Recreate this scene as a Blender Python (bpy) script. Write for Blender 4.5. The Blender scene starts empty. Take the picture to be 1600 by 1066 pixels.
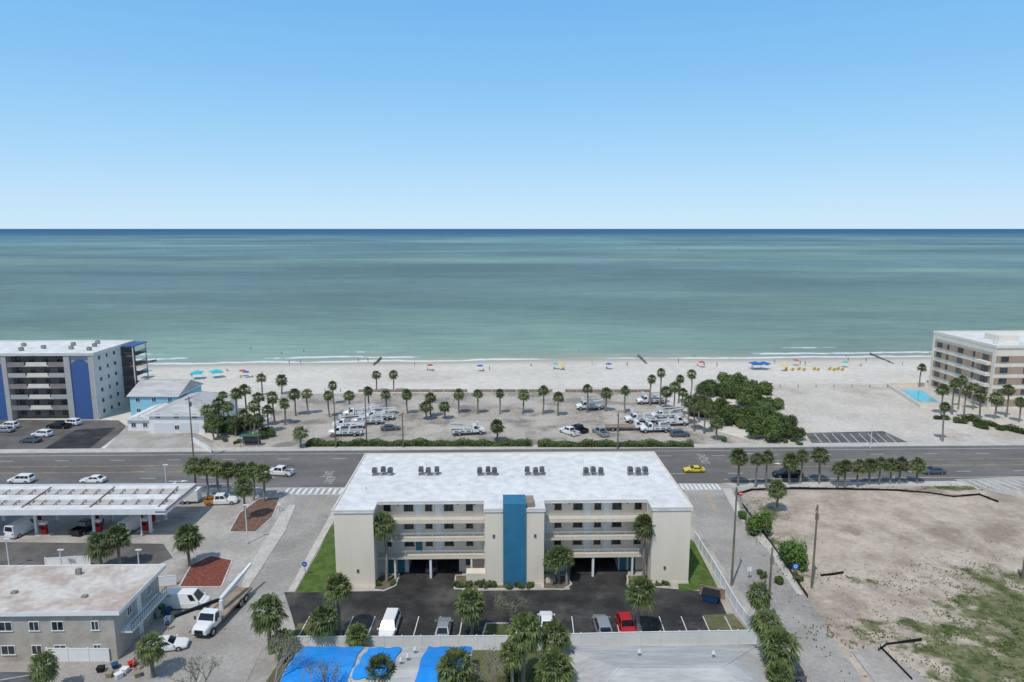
import bpy, math, random
from mathutils import Vector, Matrix
R=math.radians
rnd=random.Random(11)
C=bpy.context.scene.collection
H=50.0; FP=1067.0; PITCH=math.atan(176/1067)
cp,sp=math.cos(PITCH),math.sin(PITCH)
A=R(1.4)
def P(px,py,z=0.0):
    v=py-533; dz=-(FP*sp)-v*cp; dy=FP*cp-v*sp
    t=(z-H)/dz
    return Vector(((px-800)*t, dy*t, z))
def hgt(pb,pt):
    Y=P(800,pb).y; v=pt-533
    s=((FP*sp)+v*cp)/(FP*cp-v*sp)
    return H-Y*s
def S(u,w,z=0.0): return Vector((u*math.cos(A)-w*math.sin(A), u*math.sin(A)+w*math.cos(A), z))
# ---------------------------------------------------------------- materials
def mat(name,c,c2=None,scale=1.0,rough=.8,bump=0.0,bscale=None,detail=5,metal=0,spec=.3,lo=.38,hi=.62,c3=None,scale3=.1,lo3=.45,hi3=.6,vary=0,stretch=None,trans=0,fine=0,mask=None):
    m=bpy.data.materials.new(name); m.use_nodes=True; n=m.node_tree.nodes; l=m.node_tree.links
    b=n['Principled BSDF']; b.inputs['Roughness'].default_value=rough; b.inputs['Metallic'].default_value=metal
    b.inputs['Specular IOR Level'].default_value=spec
    tc=n.new('ShaderNodeTexCoord'); src=tc.outputs['Object']
    if stretch:
        mp=n.new('ShaderNodeMapping'); mp.inputs['Scale'].default_value=stretch; l.new(src,mp.inputs['Vector']); src=mp.outputs['Vector']
    def noise(s,d=detail):
        x=n.new('ShaderNodeTexNoise'); x.inputs['Scale'].default_value=s; x.inputs['Detail'].default_value=d; x.inputs['Roughness'].default_value=.62
        l.new(src,x.inputs['Vector']); return x.outputs['Fac']
    def rng(o,a,bb):
        r=n.new('ShaderNodeMapRange'); r.interpolation_type='SMOOTHSTEP'; r.inputs[1].default_value=a; r.inputs[2].default_value=bb; l.new(o,r.inputs[0]); return r.outputs[0]
    def mix(f,a,bb,mode='MIX'):
        x=n.new('ShaderNodeMix'); x.data_type='RGBA'; x.blend_type=mode
        if isinstance(f,float): x.inputs[0].default_value=f
        else: l.new(f,x.inputs[0])
        for i,q in ((6,a),(7,bb)):
            if isinstance(q,tuple): x.inputs[i].default_value=(*q,1)
            else: l.new(q,x.inputs[i])
        return x.outputs[2]
    col=c
    if c2: col=mix(rng(noise(scale),lo,hi),c,c2)
    if c3:
        f=None
        if mask:
            at=n.new('ShaderNodeAttribute'); at.attribute_name=mask
            ad=n.new('ShaderNodeMath'); ad.operation='ADD'; l.new(at.outputs['Fac'],ad.inputs[0]); l.new(noise(scale3,9),ad.inputs[1])
            f=rng(ad.outputs[0],lo3,hi3)
            col=mix(rng(noise(.09,6),.46,.66),col,(.33,.26,.20))
            col=mix(f,col,mix(rng(noise(.5,6),.4,.6),c3,(.21,.20,.10)))
        else:
            f=rng(noise(scale3,7),lo3,hi3); col=mix(f,col,c3)
    if fine:
        g=rng(noise(fine,3),.3,.7); col=mix(g,mix(1.0,col if not isinstance(col,tuple) else col,(.80,.80,.80),'MULTIPLY'),col)
    if vary:
        oi=n.new('ShaderNodeObjectInfo'); mr=n.new('ShaderNodeMapRange'); l.new(oi.outputs['Random'],mr.inputs[0]); mr.inputs[3].default_value=1-vary; mr.inputs[4].default_value=1+vary
        hs=n.new('ShaderNodeHueSaturation'); l.new(mr.outputs[0],hs.inputs['Value'])
        if isinstance(col,tuple): hs.inputs['Color'].default_value=(*col,1)
        else: l.new(col,hs.inputs['Color'])
        col=hs.outputs['Color']
    if isinstance(col,tuple): b.inputs['Base Color'].default_value=(*col,1)
    else: l.new(col,b.inputs['Base Color'])
    if bump:
        bp=n.new('ShaderNodeBump'); bp.inputs['Strength'].default_value=bump; bp.inputs['Distance'].default_value=.1
        l.new(noise(bscale or scale*4),bp.inputs['Height']); l.new(bp.outputs['Normal'],b.inputs['Normal'])
    if trans:
        t=n.new('ShaderNodeBsdfTranslucent'); ms=n.new('ShaderNodeMixShader'); ms.inputs[0].default_value=trans
        if isinstance(col,tuple): t.inputs['Color'].default_value=(*col,1)
        else: l.new(col,t.inputs['Color'])
        l.new(b.outputs[0],ms.inputs[1]); l.new(t.outputs[0],ms.inputs[2]); l.new(ms.outputs[0],n['Material Output'].inputs['Surface'])
    return m
K={}
def mk(k,*a,**kw): K[k]=mat(k,*a,**kw)
mk('asphalt_road',(.155,.142,.132),(.195,.18,.168),.12,.9,.2,3,c3=(.235,.22,.205),scale3=.03,lo3=.5,hi3=.7,fine=2,stretch=(.35,1,1))
mk('asphalt_dark',(.030,.029,.029),(.055,.053,.051),.3,.85,.2,4,c3=(.115,.106,.098),scale3=.14,lo3=.5,hi3=.68,fine=3)
mk('asphalt_mid',(.115,.106,.10),(.175,.162,.15),.2,.9,.2,3,fine=2)
mk('concrete',(.40,.365,.325),(.50,.46,.415),.15,.9,.1,3,c3=(.275,.25,.225),scale3=.09,lo3=.5,hi3=.72,fine=1.5)
mk('concrete_street',(.345,.318,.288),(.43,.398,.362),.1,.9,.15,3,c3=(.26,.236,.212),scale3=.06,lo3=.5,hi3=.68,fine=2)
mk('pavement',(.53,.49,.44),(.61,.57,.52),.3,.9,fine=2)
mk('kerb',(.60,.58,.54),(.46,.44,.40),.5,.9)
mk('lot_mid',(.44,.385,.325),(.54,.48,.41),.08,.95,.2,2,c3=(.26,.23,.20),scale3=.10,lo3=.46,hi3=.64,fine=1.2)
mk('sand_bright',(.68,.615,.54),(.59,.525,.45),.05,.95,.3,2,c3=(.50,.43,.355),scale3=.06,lo3=.50,hi3=.7,fine=1)
mk('sand_lot',(.60,.50,.405),(.45,.365,.29),.22,.95,.5,2,c3=(.085,.11,.032),scale3=.3,lo3=.92,hi3=1.08,mask='mask',fine=1.5,lo=.35,hi=.68)
mk('grass',(.065,.115,.02),(.11,.17,.035),.7,.95,.5,6,c3=(.18,.16,.08),scale3=.25,lo3=.55,hi3=.75,fine=5)
mk('grass_dry',(.12,.135,.055),(.22,.19,.12),.4,.95,.5,6,c3=(.085,.105,.03),scale3=.2,fine=4)
mk('mulch',(.20,.05,.035),(.27,.09,.06),2.0,.95,.6,8,fine=6)
mk('mulch_brown',(.16,.085,.06),(.24,.14,.10),1.5,.95,.6,8,fine=6)
mk('soil',(.13,.10,.07),(.19,.155,.11),1.5,.95,.5,6)
mk('paint_white',(.74,.74,.72),(.5,.49,.47),1.2,.7,lo=.45,hi=.75)
mk('paint_faded',(.60,.57,.52),(.44,.40,.36),.6,.8)
mk('paint_yellow',(.62,.42,.08),(.45,.33,.12),.8,.7)
mk('cream',(.80,.70,.56),(.76,.66,.525),.25,.85,.05,8,c3=(.71,.615,.49),scale3=.5,lo3=.55,hi3=.8,stretch=(1,1,.25))
mk('cream_trim',(.75,.68,.56),(.70,.63,.51),.5,.8)
mk('slab_edge',(.68,.60,.49),(.62,.55,.445),.5,.8)
mk('teal_blue',(.03,.16,.28),(.038,.185,.31),.5,.6)
mk('teal_door',(.03,.17,.2),rough=.5)
mk('roof_white',(.80,.79,.77),(.755,.745,.725),.1,.85,c3=(.66,.645,.62),scale3=.16,lo3=.54,hi3=.8,fine=.6)
mk('white',(.80,.80,.78),(.74,.74,.72),.6,.6)
mk('white_vinyl',(.83,.83,.83),(.78,.78,.78),.6,.45,vary=.03)
mk('glass',(.02,.028,.035),(.06,.075,.085),.9,.12,spec=.7,vary=.4)
mk('glass_car',(.012,.015,.018),rough=.08,spec=.8)
mk('frame_dark',(.12,.10,.09),rough=.6)
mk('metal',(.35,.36,.37),(.25,.25,.26),3,.45,metal=.6)
mk('metal_white',(.66,.67,.68),rough=.5)
mk('rail_grey',(.60,.60,.58),rough=.5)
mk('ac_grey',(.36,.34,.31),(.20,.19,.17),5,.6,vary=.15)
mk('black',(.015,.015,.016),rough=.7)
mk('tyre',(.018,.018,.019),rough=.85)
mk('rim',(.42,.43,.45),rough=.35,metal=.7)
mk('light_head',(.75,.77,.8),rough=.15)
mk('light_tail',(.35,.01,.01),rough=.25)
mk('wood',(.16,.125,.095),(.24,.19,.15),2,.9,.2,10,stretch=(1,1,.1))
mk('wood_pale',(.34,.27,.20),(.25,.20,.15),1.0,.9)
mk('rust',(.26,.17,.12),(.38,.28,.21),.6,.9)
mk('deck_grey',(.42,.38,.33),(.52,.48,.43),.4,.9,vary=.1)
mk('trunk',(.19,.165,.14),(.30,.265,.23),3,.95,.6,14,vary=.15)
mk('palm_leaf',(.09,.125,.04),(.185,.22,.07),.9,.5,vary=.3,trans=.28,lo=.35,hi=.65)
mk('palm_dead',(.32,.24,.13),(.20,.15,.09),1.5,.8,vary=.2,trans=.15)
mk('leaf_dark',(.07,.11,.028),(.15,.205,.055),.35,.5,vary=.3,trans=.25,lo=.4,hi=.6)
mk('leaf_mid',(.08,.125,.03),(.16,.22,.06),.5,.5,vary=.15,trans=.28)
mk('leaf_lime',(.11,.20,.035),(.18,.30,.065),.6,.5,trans=.3)
mk('leaf_grey',(.16,.17,.10),(.25,.25,.17),.8,.7,trans=.2)
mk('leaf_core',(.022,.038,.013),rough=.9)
mk('tarp_blue',(.015,.25,.72),(.025,.30,.78),.4,.42,.25,2,vary=.12)
mk('shingle',(.46,.45,.435),(.39,.38,.37),.8,.9,.2,6,stretch=(1,4,4),c3=(.52,.51,.495),scale3=.15)
mk('shingle_dark',(.11,.11,.11),(.16,.16,.155),.8,.9,.2,6)
mk('roof_weathered',(.50,.40,.34),(.62,.53,.46),.25,.9,c3=(.68,.62,.56),scale3=.2,lo3=.42,hi3=.6,fine=1.5)
mk('stucco_grey',(.48,.435,.37),(.43,.39,.33),.4,.9,c3=(.38,.345,.30),scale3=.4)
mk('condo_grey',(.44,.43,.42),(.40,.39,.38),.3,.85)
mk('condo_light',(.66,.64,.61),(.60,.58,.555),.2,.85)
mk('condo_dark',(.19,.17,.155),(.15,.135,.125),.5,.85)
mk('condo_brown',(.28,.245,.22),(.24,.21,.185),.5,.85)
mk('navy',(.055,.115,.30),rough=.6)
mk('tan',(.40,.30,.215),(.36,.27,.195),.3,.85)
mk('hotel_white',(.78,.71,.60),(.72,.655,.555),.3,.8)
mk('house_blue',(.25,.53,.66),rough=.8)
mk('pool',(.08,.48,.58),(.14,.58,.66),.5,.1,spec=.6)
mk('orange',(.70,.22,.02),rough=.45)
mk('red',(.55,.02,.02),rough=.4)
mk('bin_green',(.05,.15,.08),rough=.5)
mk('blue_bin',(.02,.07,.18),rough=.5)
mk('skin',(.45,.26,.18),rough=.6)
mk('cloth_red',(.5,.06,.05),rough=.8); mk('cloth_blue',(.04,.12,.4),rough=.8); mk('cloth_dark',(.03,.03,.04),rough=.8)
mk('um_yellow',(.80,.50,.03),rough=.7); mk('um_aqua',(.03,.50,.55),rough=.7); mk('um_red',(.5,.08,.06),rough=.7); mk('um_blue',(.03,.13,.45),rough=.7)
mk('rock',(.10,.09,.08),(.2,.18,.16),2,.9,.6,4)
mk('sign_blue',(.01,.12,.5),rough=.4)
mk('silt',(.01,.01,.012),rough=.7)
for nm,c,mt in (('car_white',(.78,.78,.77),0),('car_silver',(.42,.44,.46),.5),('car_red',(.50,.012,.015),.1),('car_black',(.012,.013,.015),.1),('car_grey',(.13,.14,.15),.4),('car_yellow',(.78,.55,.01),0),('car_blue',(.05,.08,.12),.3),('car_orange',(.62,.24,.03),0)):
    m=mat(nm,c,rough=.28,metal=mt,spec=.6); K[nm]=m
# ---------------------------------------------------------------- mesh builder
class MB:
    def __init__(s): s.v=[]; s.f=[]
    def add(s,vs,fs):
        o=len(s.v); s.v+= [tuple(q) for q in vs]; s.f+=[tuple(i+o for i in f) for f in fs]; return s
    def box(s,x0,x1,y0,y1,z0,z1):
        return s.add([(x0,y0,z0),(x1,y0,z0),(x1,y1,z0),(x0,y1,z0),(x0,y0,z1),(x1,y0,z1),(x1,y1,z1),(x0,y1,z1)],[(0,3,2,1),(4,5,6,7),(0,1,5,4),(1,2,6,5),(2,3,7,6),(3,0,4,7)])
    def bar(s,a,b,w,h=None):
        a=Vector(a);b=Vector(b);h=h or w;d=(b-a).normalized();up=Vector((0,0,1)) if abs(d.z)<.95 else Vector((1,0,0))
        x=d.cross(up).normalized()*w/2; y=x.cross(d).normalized()*h/2
        return s.add([a-x-y,a+x-y,a+x+y,a-x+y,b-x-y,b+x-y,b+x+y,b-x+y],[(0,3,2,1),(4,5,6,7),(0,1,5,4),(1,2,6,5),(2,3,7,6),(3,0,4,7)])
    def tube(s,a,b,r0,r1=None,n=8):
        a=Vector(a);b=Vector(b);r1=r0 if r1 is None else r1;d=(b-a).normalized();up=Vector((0,0,1)) if abs(d.z)<.95 else Vector((1,0,0))
        x=d.cross(up).normalized(); y=x.cross(d).normalized()
        vs=[a+(x*math.cos(t)+y*math.sin(t))*r0 for t in [2*math.pi*i/n for i in range(n)]]+[b+(x*math.cos(t)+y*math.sin(t))*r1 for t in [2*math.pi*i/n for i in range(n)]]
        return s.add(vs,[(i,(i+1)%n,n+(i+1)%n,n+i) for i in range(n)]+[tuple(range(n-1,-1,-1)),tuple(range(n,2*n))])
    def loft(s,rings,cap=True):
        n=len(rings[0]); vs=[p for r in rings for p in r]; fs=[]
        for k in range(len(rings)-1):
            for i in range(n): fs.append((k*n+i,k*n+(i+1)%n,(k+1)*n+(i+1)%n,(k+1)*n+i))
        if cap: fs.append(tuple(range(n-1,-1,-1))); fs.append(tuple(range((len(rings)-1)*n,len(rings)*n)))
        return s.add(vs,fs)
    def prism(s,pts,z0,z1):
        n=len(pts); return s.add([(p[0],p[1],z0) for p in pts]+[(p[0],p[1],z1) for p in pts],[(i,(i+1)%n,n+(i+1)%n,n+i) for i in range(n)]+[tuple(range(n-1,-1,-1)),tuple(range(n,2*n))])
    def build(s,name,m,parent=None,smooth=False,loc=None,rz=0,mesh=False):
        me=bpy.data.meshes.new(name); me.from_pydata(s.v,[],s.f); me.materials.append(K[m] if isinstance(m,str) else m)
        if smooth: me.polygons.foreach_set('use_smooth',[True]*len(me.polygons))
        me.update()
        if mesh: return me
        return link(name,me,parent,loc,rz)
def link(name,me,parent=None,loc=None,rz=0):
    o=bpy.data.objects.new(name,me); C.objects.link(o)
    if parent: o.parent=parent
    if loc is not None: o.location=loc
    if rz: o.rotation_euler=(0,0,rz)
    return o
def tag(o,label=None,cat=None,group=None,kind=None):
    if label: o['label']=label
    if cat: o['category']=cat
    if group: o['group']=group
    if kind: o['kind']=kind
    return o
def thing(name,label,cat,loc=(0,0,0),rz=0,group=None):
    o=bpy.data.objects.new(name,None); C.objects.link(o); o.location=loc; o.rotation_euler=(0,0,rz); o.empty_display_size=.3
    return tag(o,label,cat,group)
def ctree(o,parent=None):
    c=o.copy(); C.objects.link(c)
    if parent: c.parent=parent
    for ch in list(o.children): ctree(ch,c)
    return c
ORD=['zeroth','first','second','third','fourth','fifth','sixth','seventh','eighth','ninth','tenth','eleventh','twelfth','thirteenth','fourteenth','fifteenth','sixteenth','seventeenth','eighteenth','nineteenth','twentieth','twenty-first','twenty-second','twenty-third','twenty-fourth','twenty-fifth','twenty-sixth','twenty-seventh','twenty-eighth']
def struct(o): o['kind']='structure'; return o
def sheet(name,pts,lev,m,pix=True):
    q=[P(*p) for p in pts] if pix else [Vector((p[0],p[1],0)) for p in pts]
    a=sum(q[i].x*q[(i+1)%len(q)].y-q[(i+1)%len(q)].x*q[i].y for i in range(len(q)))
    if a<0: q=q[::-1]
    b=MB(); b.add([(p.x,p.y,lev*.012) for p in q],[tuple(range(len(q)))])
    return struct(b.build(name,m))
def slab(name,pts,h,m,pix=True):
    q=[P(*p) for p in pts] if pix else pts
    a=sum(q[i][0]*q[(i+1)%len(q)][1]-q[(i+1)%len(q)][0]*q[i][1] for i in range(len(q)))
    if a<0: q=q[::-1]
    return struct(MB().prism([(p[0],p[1]) for p in q],.0,h).build(name,m))
def strip(b,a,c,w,z):
    a=Vector(a[:2]);c=Vector(c[:2]);d=(c-a).normalized();n=Vector((-d.y,d.x))*w/2
    b.add([(*(a-n),z),(*(c-n),z),(*(c+n),z),(*(a+n),z)],[(0,1,2,3)])
def kerb(pts,pix=True,w=.2,h=.13,m='kerb',name='kerb'):
    q=[P(*p) for p in pts] if pix else pts
    b=MB()
    for i in range(len(q)-1):
        a=Vector((q[i][0],q[i][1],h/2)); c=Vector((q[i+1][0],q[i+1][1],h/2)); b.bar(a,c,w,h+i%2*.004)
    return struct(b.build(name,m))
# ---------------------------------------------------------------- ground, sea
SH0=259.5; SHK=.05
def shore(x): return SH0+SHK*x
b=MB(); xs=[-4000,-1500,-700,-400]+list(range(-300,301,20))+[400,700,1500,4000]
prof=[(-1000,0),(-100,0),(-40,0),(-16,-.05),(-8,-.22),(0,-.5),(12,-.95),(40,-2),(200,-4)]
n=len(xs)
for d,z in prof:
    for x in xs: b.v.append((x,shore(x)+d+(math.sin(x*.05)*1.2+math.sin(x*.021+1)*1.6 if -20<d<30 else 0),z))
for j in range(len(prof)-1):
    for i in range(n-1): b.f.append((j*n+i,j*n+i+1,(j+1)*n+i+1,(j+1)*n+i))
def ground_mat():
    m=mat('ground_sand',(.74,.68,.60),(.67,.61,.53),.04,.95,.4,1.0,c3=(.57,.505,.43),scale3=.03,lo3=.5,hi3=.75,fine=.7,stretch=(.5,1,1))
    n=m.node_tree.nodes;l=m.node_tree.links;bs=n['Principled BSDF']
    src=bs.inputs['Base Color'].links[0].from_socket
    g=n.new('ShaderNodeNewGeometry'); s=n.new('ShaderNodeSeparateXYZ'); l.new(g.outputs['Position'],s.inputs[0])
    r=n.new('ShaderNodeMapRange'); l.new(s.outputs['Z'],r.inputs[0]); r.inputs[1].default_value=-.14; r.inputs[2].default_value=-.4
    x=n.new('ShaderNodeMix'); x.data_type='RGBA'; l.new(r.outputs[0],x.inputs[0]); l.new(src,x.inputs[6]); x.inputs[7].default_value=(.44,.38,.31,1); l.new(x.outputs[2],bs.inputs['Base Color'])
    return m
K['ground']=ground_mat()
struct(b.build('ground','ground',smooth=True))
def sea_mat():
    m=bpy.data.materials.new('sea'); m.use_nodes=True; n=m.node_tree.nodes; l=m.node_tree.links; bs=n['Principled BSDF']
    g=n.new('ShaderNodeNewGeometry'); s=n.new('ShaderNodeSeparateXYZ'); l.new(g.outputs['Position'],s.inputs[0])
    def math_(op,a,b=None,c=None):
        x=n.new('ShaderNodeMath'); x.operation=op
        for i,q in enumerate((a,b,c)):
            if q is None: continue
            if isinstance(q,(int,float)): x.inputs[i].default_value=q
            else: l.new(q,x.inputs[i])
        return x.outputs[0]
    def noise(sx,sy,d=6,rough=.6,off=0):
        mp=n.new('ShaderNodeMapping'); mp.inputs['Scale'].default_value=(sx,sy,1); mp.inputs['Location'].default_value=(off,off*.7,0); l.new(g.outputs['Position'],mp.inputs['Vector'])
        x=n.new('ShaderNodeTexNoise'); x.inputs['Scale'].default_value=1; x.inputs['Detail'].default_value=d; x.inputs['Roughness'].default_value=rough; l.new(mp.outputs[0],x.inputs['Vector']); return x.outputs['Fac']
    def mr(o,a,b_,c,d_):
        x=n.new('ShaderNodeMapRange'); x.interpolation_type='SMOOTHSTEP'; l.new(o,x.inputs[0]); 
        for i,q in enumerate((a,b_,c,d_)): x.inputs[i+1].default_value=q
        return x.outputs[0]
    d=math_('SUBTRACT',math_('SUBTRACT',s.outputs['Y'],math_('MULTIPLY',s.outputs['X'],SHK)),SH0)
    wob=math_('MULTIPLY',math_('SUBTRACT',noise(.02,.01,4),.5),22)
    d2=math_('ADD',d,wob)
    lg=math_('LOGARITHM',math_('MAXIMUM',d2,1.0),10)
    wl=math_('ADD',lg,math_('MULTIPLY',math_('SUBTRACT',noise(.0009,.003,7),.5),mr(lg,3.2,3.8,.9,.2)))
    ramp=n.new('ShaderNodeValToRGB'); e=ramp.color_ramp
    st=[(0,(.46,.44,.345)),(.9,(.35,.39,.30)),(1.5,(.235,.325,.255)),(2.05,(.18,.275,.235)),(2.6,(.155,.235,.215)),(3.1,(.135,.22,.22)),(3.45,(.11,.205,.225)),(3.68,(.06,.15,.205)),(3.88,(.018,.09,.17)),(4.5,(.008,.058,.14))]
    e.elements[0].position=0; e.elements[0].color=(*st[0][1],1); e.elements[1].position=1; e.elements[1].color=(*st[-1][1],1)
    for p,c in st[1:-1]:
        q=e.elements.new(p/4.5); q.color=(*c,1)
    l.new(math_('DIVIDE',wl,4.5),ramp.inputs[0])
    pt=mr(noise(.0022,.006,8,.65),.36,.66,.84,1.20)
    p2=mr(noise(.0009,.0016,6,.6,40),.38,.64,.80,1.18)
    rp=mr(noise(.05,.22,5,.7),.3,.7,.86,1.14)
    mm=math_('MULTIPLY',math_('MULTIPLY',pt,p2),rp)
    gx=n.new('ShaderNodeMix'); gx.data_type='RGBA'; l.new(math_('MULTIPLY',mr(noise(.0016,.004,6,.6,90),.46,.62,0,.75),mr(lg,3.45,3.8,1,0)),gx.inputs[0]); l.new(ramp.outputs[0],gx.inputs[6]); gx.inputs[7].default_value=(.21,.31,.245,1)
    vm=n.new('ShaderNodeVectorMath'); vm.operation='SCALE'; l.new(gx.outputs[2],vm.inputs[0]); l.new(mm,vm.inputs['Scale'])
    def band(c,w,thr,sx):
        f=math_('SUBTRACT',1,math_('MINIMUM',math_('DIVIDE',math_('ABSOLUTE',math_('SUBTRACT',math_('ADD',d,math_('MULTIPLY',math_('SUBTRACT',noise(sx,.02,5),.5),12)),c)),w),1))
        return math_('MULTIPLY',math_('POWER',f,.6),mr(noise(.013+c*.0003,.004,5),thr,thr+.06,0,1))
    fm=math_('MAXIMUM',math_('MAXIMUM',band(1.5,2.2,.28,.04),band(10,2.0,.46,.03)),band(22,1.7,.54,.02))
    fm=math_('MULTIPLY',fm,math_('ADD',.4,noise(.6,.9,4)))
    mx=n.new('ShaderNodeMix'); mx.data_type='RGBA'; l.new(math_('MINIMUM',fm,1),mx.inputs[0]); l.new(vm.outputs[0],mx.inputs[6]); mx.inputs[7].default_value=(.85,.87,.85,1)
    l.new(mx.outputs[2],bs.inputs['Base Color'])
    bs.inputs['Roughness'].default_value=.5; bs.inputs['Specular IOR Level'].default_value=.18
    bp=n.new('ShaderNodeBump'); bp.inputs['Strength'].default_value=.5; bp.inputs['Distance'].default_value=.5; l.new(noise(.12,.45,6,.6),bp.inputs['Height']); l.new(bp.outputs[0],bs.inputs['Normal'])
    return m
b=MB(); b.add([(-60000,200,-.5),(60000,200,-.5),(60000,70000,-.5),(-60000,70000,-.5)],[(0,1,2,3)])
struct(b.build('sea',sea_mat()))
# ---------------------------------------------------------------- land sheets
def Sp(u,w): p=S(u,w); return (p.x,p.y)
sheet('street_verge',[Sp(-500,30),Sp(500,30),Sp(500,152),Sp(-500,152)],1,'concrete',pix=False)
W0,W1=128.2,150.4
sheet('road',[Sp(-500,W0),Sp(500,W0),Sp(500,W1),Sp(-500,W1)],3,'asphalt_road',pix=False)
sheet('parking_lot',[(325,702),(345,672),(420,655),(440,616),(1015,612),(1100,668),(1190,694),(700,700)],2.5,'lot_mid')
sheet('sand_lot_ground',[(1130,690),(1240,668),(1180,600),(1700,600),(1700,692),(1150,700)],1.8,'sand_bright')
sheet('condo_parking',[(-200,655),(185,657),(200,668),(150,706),(-200,712)],3,'asphalt_mid')
sheet('condo_drive',[(118,672),(182,668),(135,705),(60,707)],4,'asphalt_dark')
sheet('driveway',[(200,664),(258,655),(335,690),(330,704),(160,706)],4,'concrete')
sheet('striped_asphalt',[(1258,677),(1380,674),(1420,692),(1270,695)],4,'asphalt_mid')
sheet('side_street',[(300,1100),(330,1010),(392,880),(430,818),(462,775),(470,763),(548,763),(520,800),(500,840),(452,925),(385,1066),(370,1100)],3.5,'concrete_street')
sheet('side_street',[(1070,764),(1150,762),(1168,790),(1225,862),(1275,950),(1350,1066),(1370,1100),(1290,1100),(1250,1040),(1185,960),(1125,880),(1095,830),(1082,790)],3.5,'concrete_street')
sheet('forecourt',[(-250,772),(455,776),(430,806),(385,880),(365,915),(250,925),(-250,930)],2,'concrete')
sheet('forecourt_asphalt',[(-250,845),(255,850),(270,872),(240,885),(-250,888)],3,'asphalt_mid')
sheet('yard',[(240,925),(392,905),(330,1015),(290,1100),(-60,1100),(-60,1005),(190,1000)],4.5,'concrete_street')
sheet('car_park',[(444,926),(600,924),(624,905),(626,872),(722,872),(722,924),(890,922),(892,872),(984,872),(978,915),(1120,926),(1150,992),(1170,1004),(452,1006),(462,985),(455,960)],4,'asphalt_dark')
sheet('lawn',[(461,927),(500,858),(516,822),(540,815),(540,925)],5,'grass')
sheet('lawn',[(1060,835),(1084,846),(1122,920),(1060,924)],5,'grass')
sheet('lawn',[(452,1002),(466,975),(520,978),(530,1004)],6,'grass_dry')
sheet('lawn',[(392,1100),(455,1008),(800,1018),(1180,1008),(1200,1100)],3,'grass_dry')
sheet('lawn',[(1098,962),(1146,960),(1172,992),(1110,996)],6,'grass_dry')
for q in ([(584,922),(580,900),(624,898),(618,916),(600,924)],[(710,921),(712,900),(832,898),(836,921)],[(848,921),(850,900),(886,900),(893,914),(880,922)],[(982,918),(980,900),(1040,900),(1044,918)],[(752,1000),(760,975),(805,975),(808,1000)]):
    sheet('planting_bed',q,6.5,'soil' if q[0][0]!=752 else 'grass_dry')
    kerb(q+[q[0]])
sheet('mulch_bed',[(280,918),(300,882),(330,869),(363,876),(346,918)],5,'mulch'); kerb([(280,918),(300,882),(330,869),(363,876),(346,918),(280,918)])
sheet('mulch_bed',[(358,832),(374,803),(405,780),(438,778),(426,808),(400,832)],5,'mulch_brown'); kerb([(358,832),(374,803),(405,780),(438,778),(426,808),(400,832),(358,832)])
slab('pavement',[Sp(-500,W1+.1),Sp(500,W1+.1),Sp(500,W1+2.6),Sp(-500,W1+2.6)],.13,'pavement',pix=False)
slab('pavement',[Sp(-500,W0-2.6),Sp(-47.5,W0-2.6),Sp(-46,W0-.1),Sp(-500,W0-.1)],.13,'pavement',pix=False)
slab('pavement',[Sp(-26.5,W0-2.6),Sp(33.5,W0-2.6),Sp(31,W0-.1),Sp(-28,W0-.1)],.13,'pavement',pix=False)
slab('pavement',[Sp(47,W0-2.6),Sp(500,W0-2.6),Sp(500,W0-.1),Sp(45,W0-.1)],.13,'pavement',pix=False)
slab('pavement',[(436,808),(452,790),(462,790),(446,830),(385,925),(373,925),(390,885)],.125,'pavement')
slab('pavement',[(450,925),(505,825),(522,795),(532,795),(516,825),(461,925)],.125,'pavement')
slab('pavement',[(1128,764),(1142,764),(1160,800),(1215,862),(1255,930),(1246,930),(1202,865),(1148,802)],.125,'pavement')
kerb([Sp(-500,W1+.0),Sp(500,W1+.0)],pix=False)
b=MB(); zz=.05
y_=MB()
def sline(bb,u0,u1,w,wd=.14): strip(bb,S(u0,w),S(u1,w),wd,zz)
for w in (130.3,148.3):
    for (u0,u1) in ((-500,-48),(-26,34),(46,500)) if w<140 else ((-500,500),): sline(b,u0,u1,w)
for w in (133.7,144.9):
    u=-300
    while u<300: sline(b,u,u+3,w,.14); u+=12
for (u0,u1) in ((-400,-50),(-22,30),(50,400)):
    for w in (137.3,141.3): sline(y_,u0,u1,w,.14)
    u=u0
    while u<u1: sline(y_,u,min(u+3,u1),137.7,.12); sline(y_,u,min(u+3,u1),140.9,.12); u+=9
for (a,c,k) in (((448,768),(533,768),9),((1066,761),(1122,761),8)):
    for i in range(k+1):
        px=a[0]+(c[0]-a[0])*i/k; p=P(px,a[1]); strip(b,(p.x,p.y-1.4),(p.x,p.y+1.4),.55,zz+.012)
    for dy in (-1.6,1.6):
        p=P(a[0]-2,a[1]);q=P(c[0]+2,a[1]); strip(b,(p.x,p.y+dy),(q.x,q.y+dy),.2,zz+.006)
def arrow(u,w,d=1,turn=1):
    def T(x,y): return S(u+d*x,w+d*y)
    strip(b,T(-1.6,0),T(1.0,0),.22,zz+.004)
    q=[T(1.0,-.5),T(2.4,0),T(1.0,.5)]; b.add([(p.x,p.y,zz+.008) for p in q],[(0,1,2)])
    if turn:
        strip(b,T(0,0),T(0,1.0*turn),.2,zz+.010); q=[T(-.45,1.0*turn),T(0,1.7*turn),T(.45,1.0*turn)]; b.add([(p.x,p.y,zz+.012) for p in q],[(0,1,2)])
arrow(-57,139.3,1,1); arrow(-49,139.3,1,1); arrow(-64,132,1,-1); arrow(62,139.3,-1,1); arrow(56,146,-1,0); arrow(-44,135.3,1,0)
strip(y_,P(520,768),P(493,800),.15,zz+.003)
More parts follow.
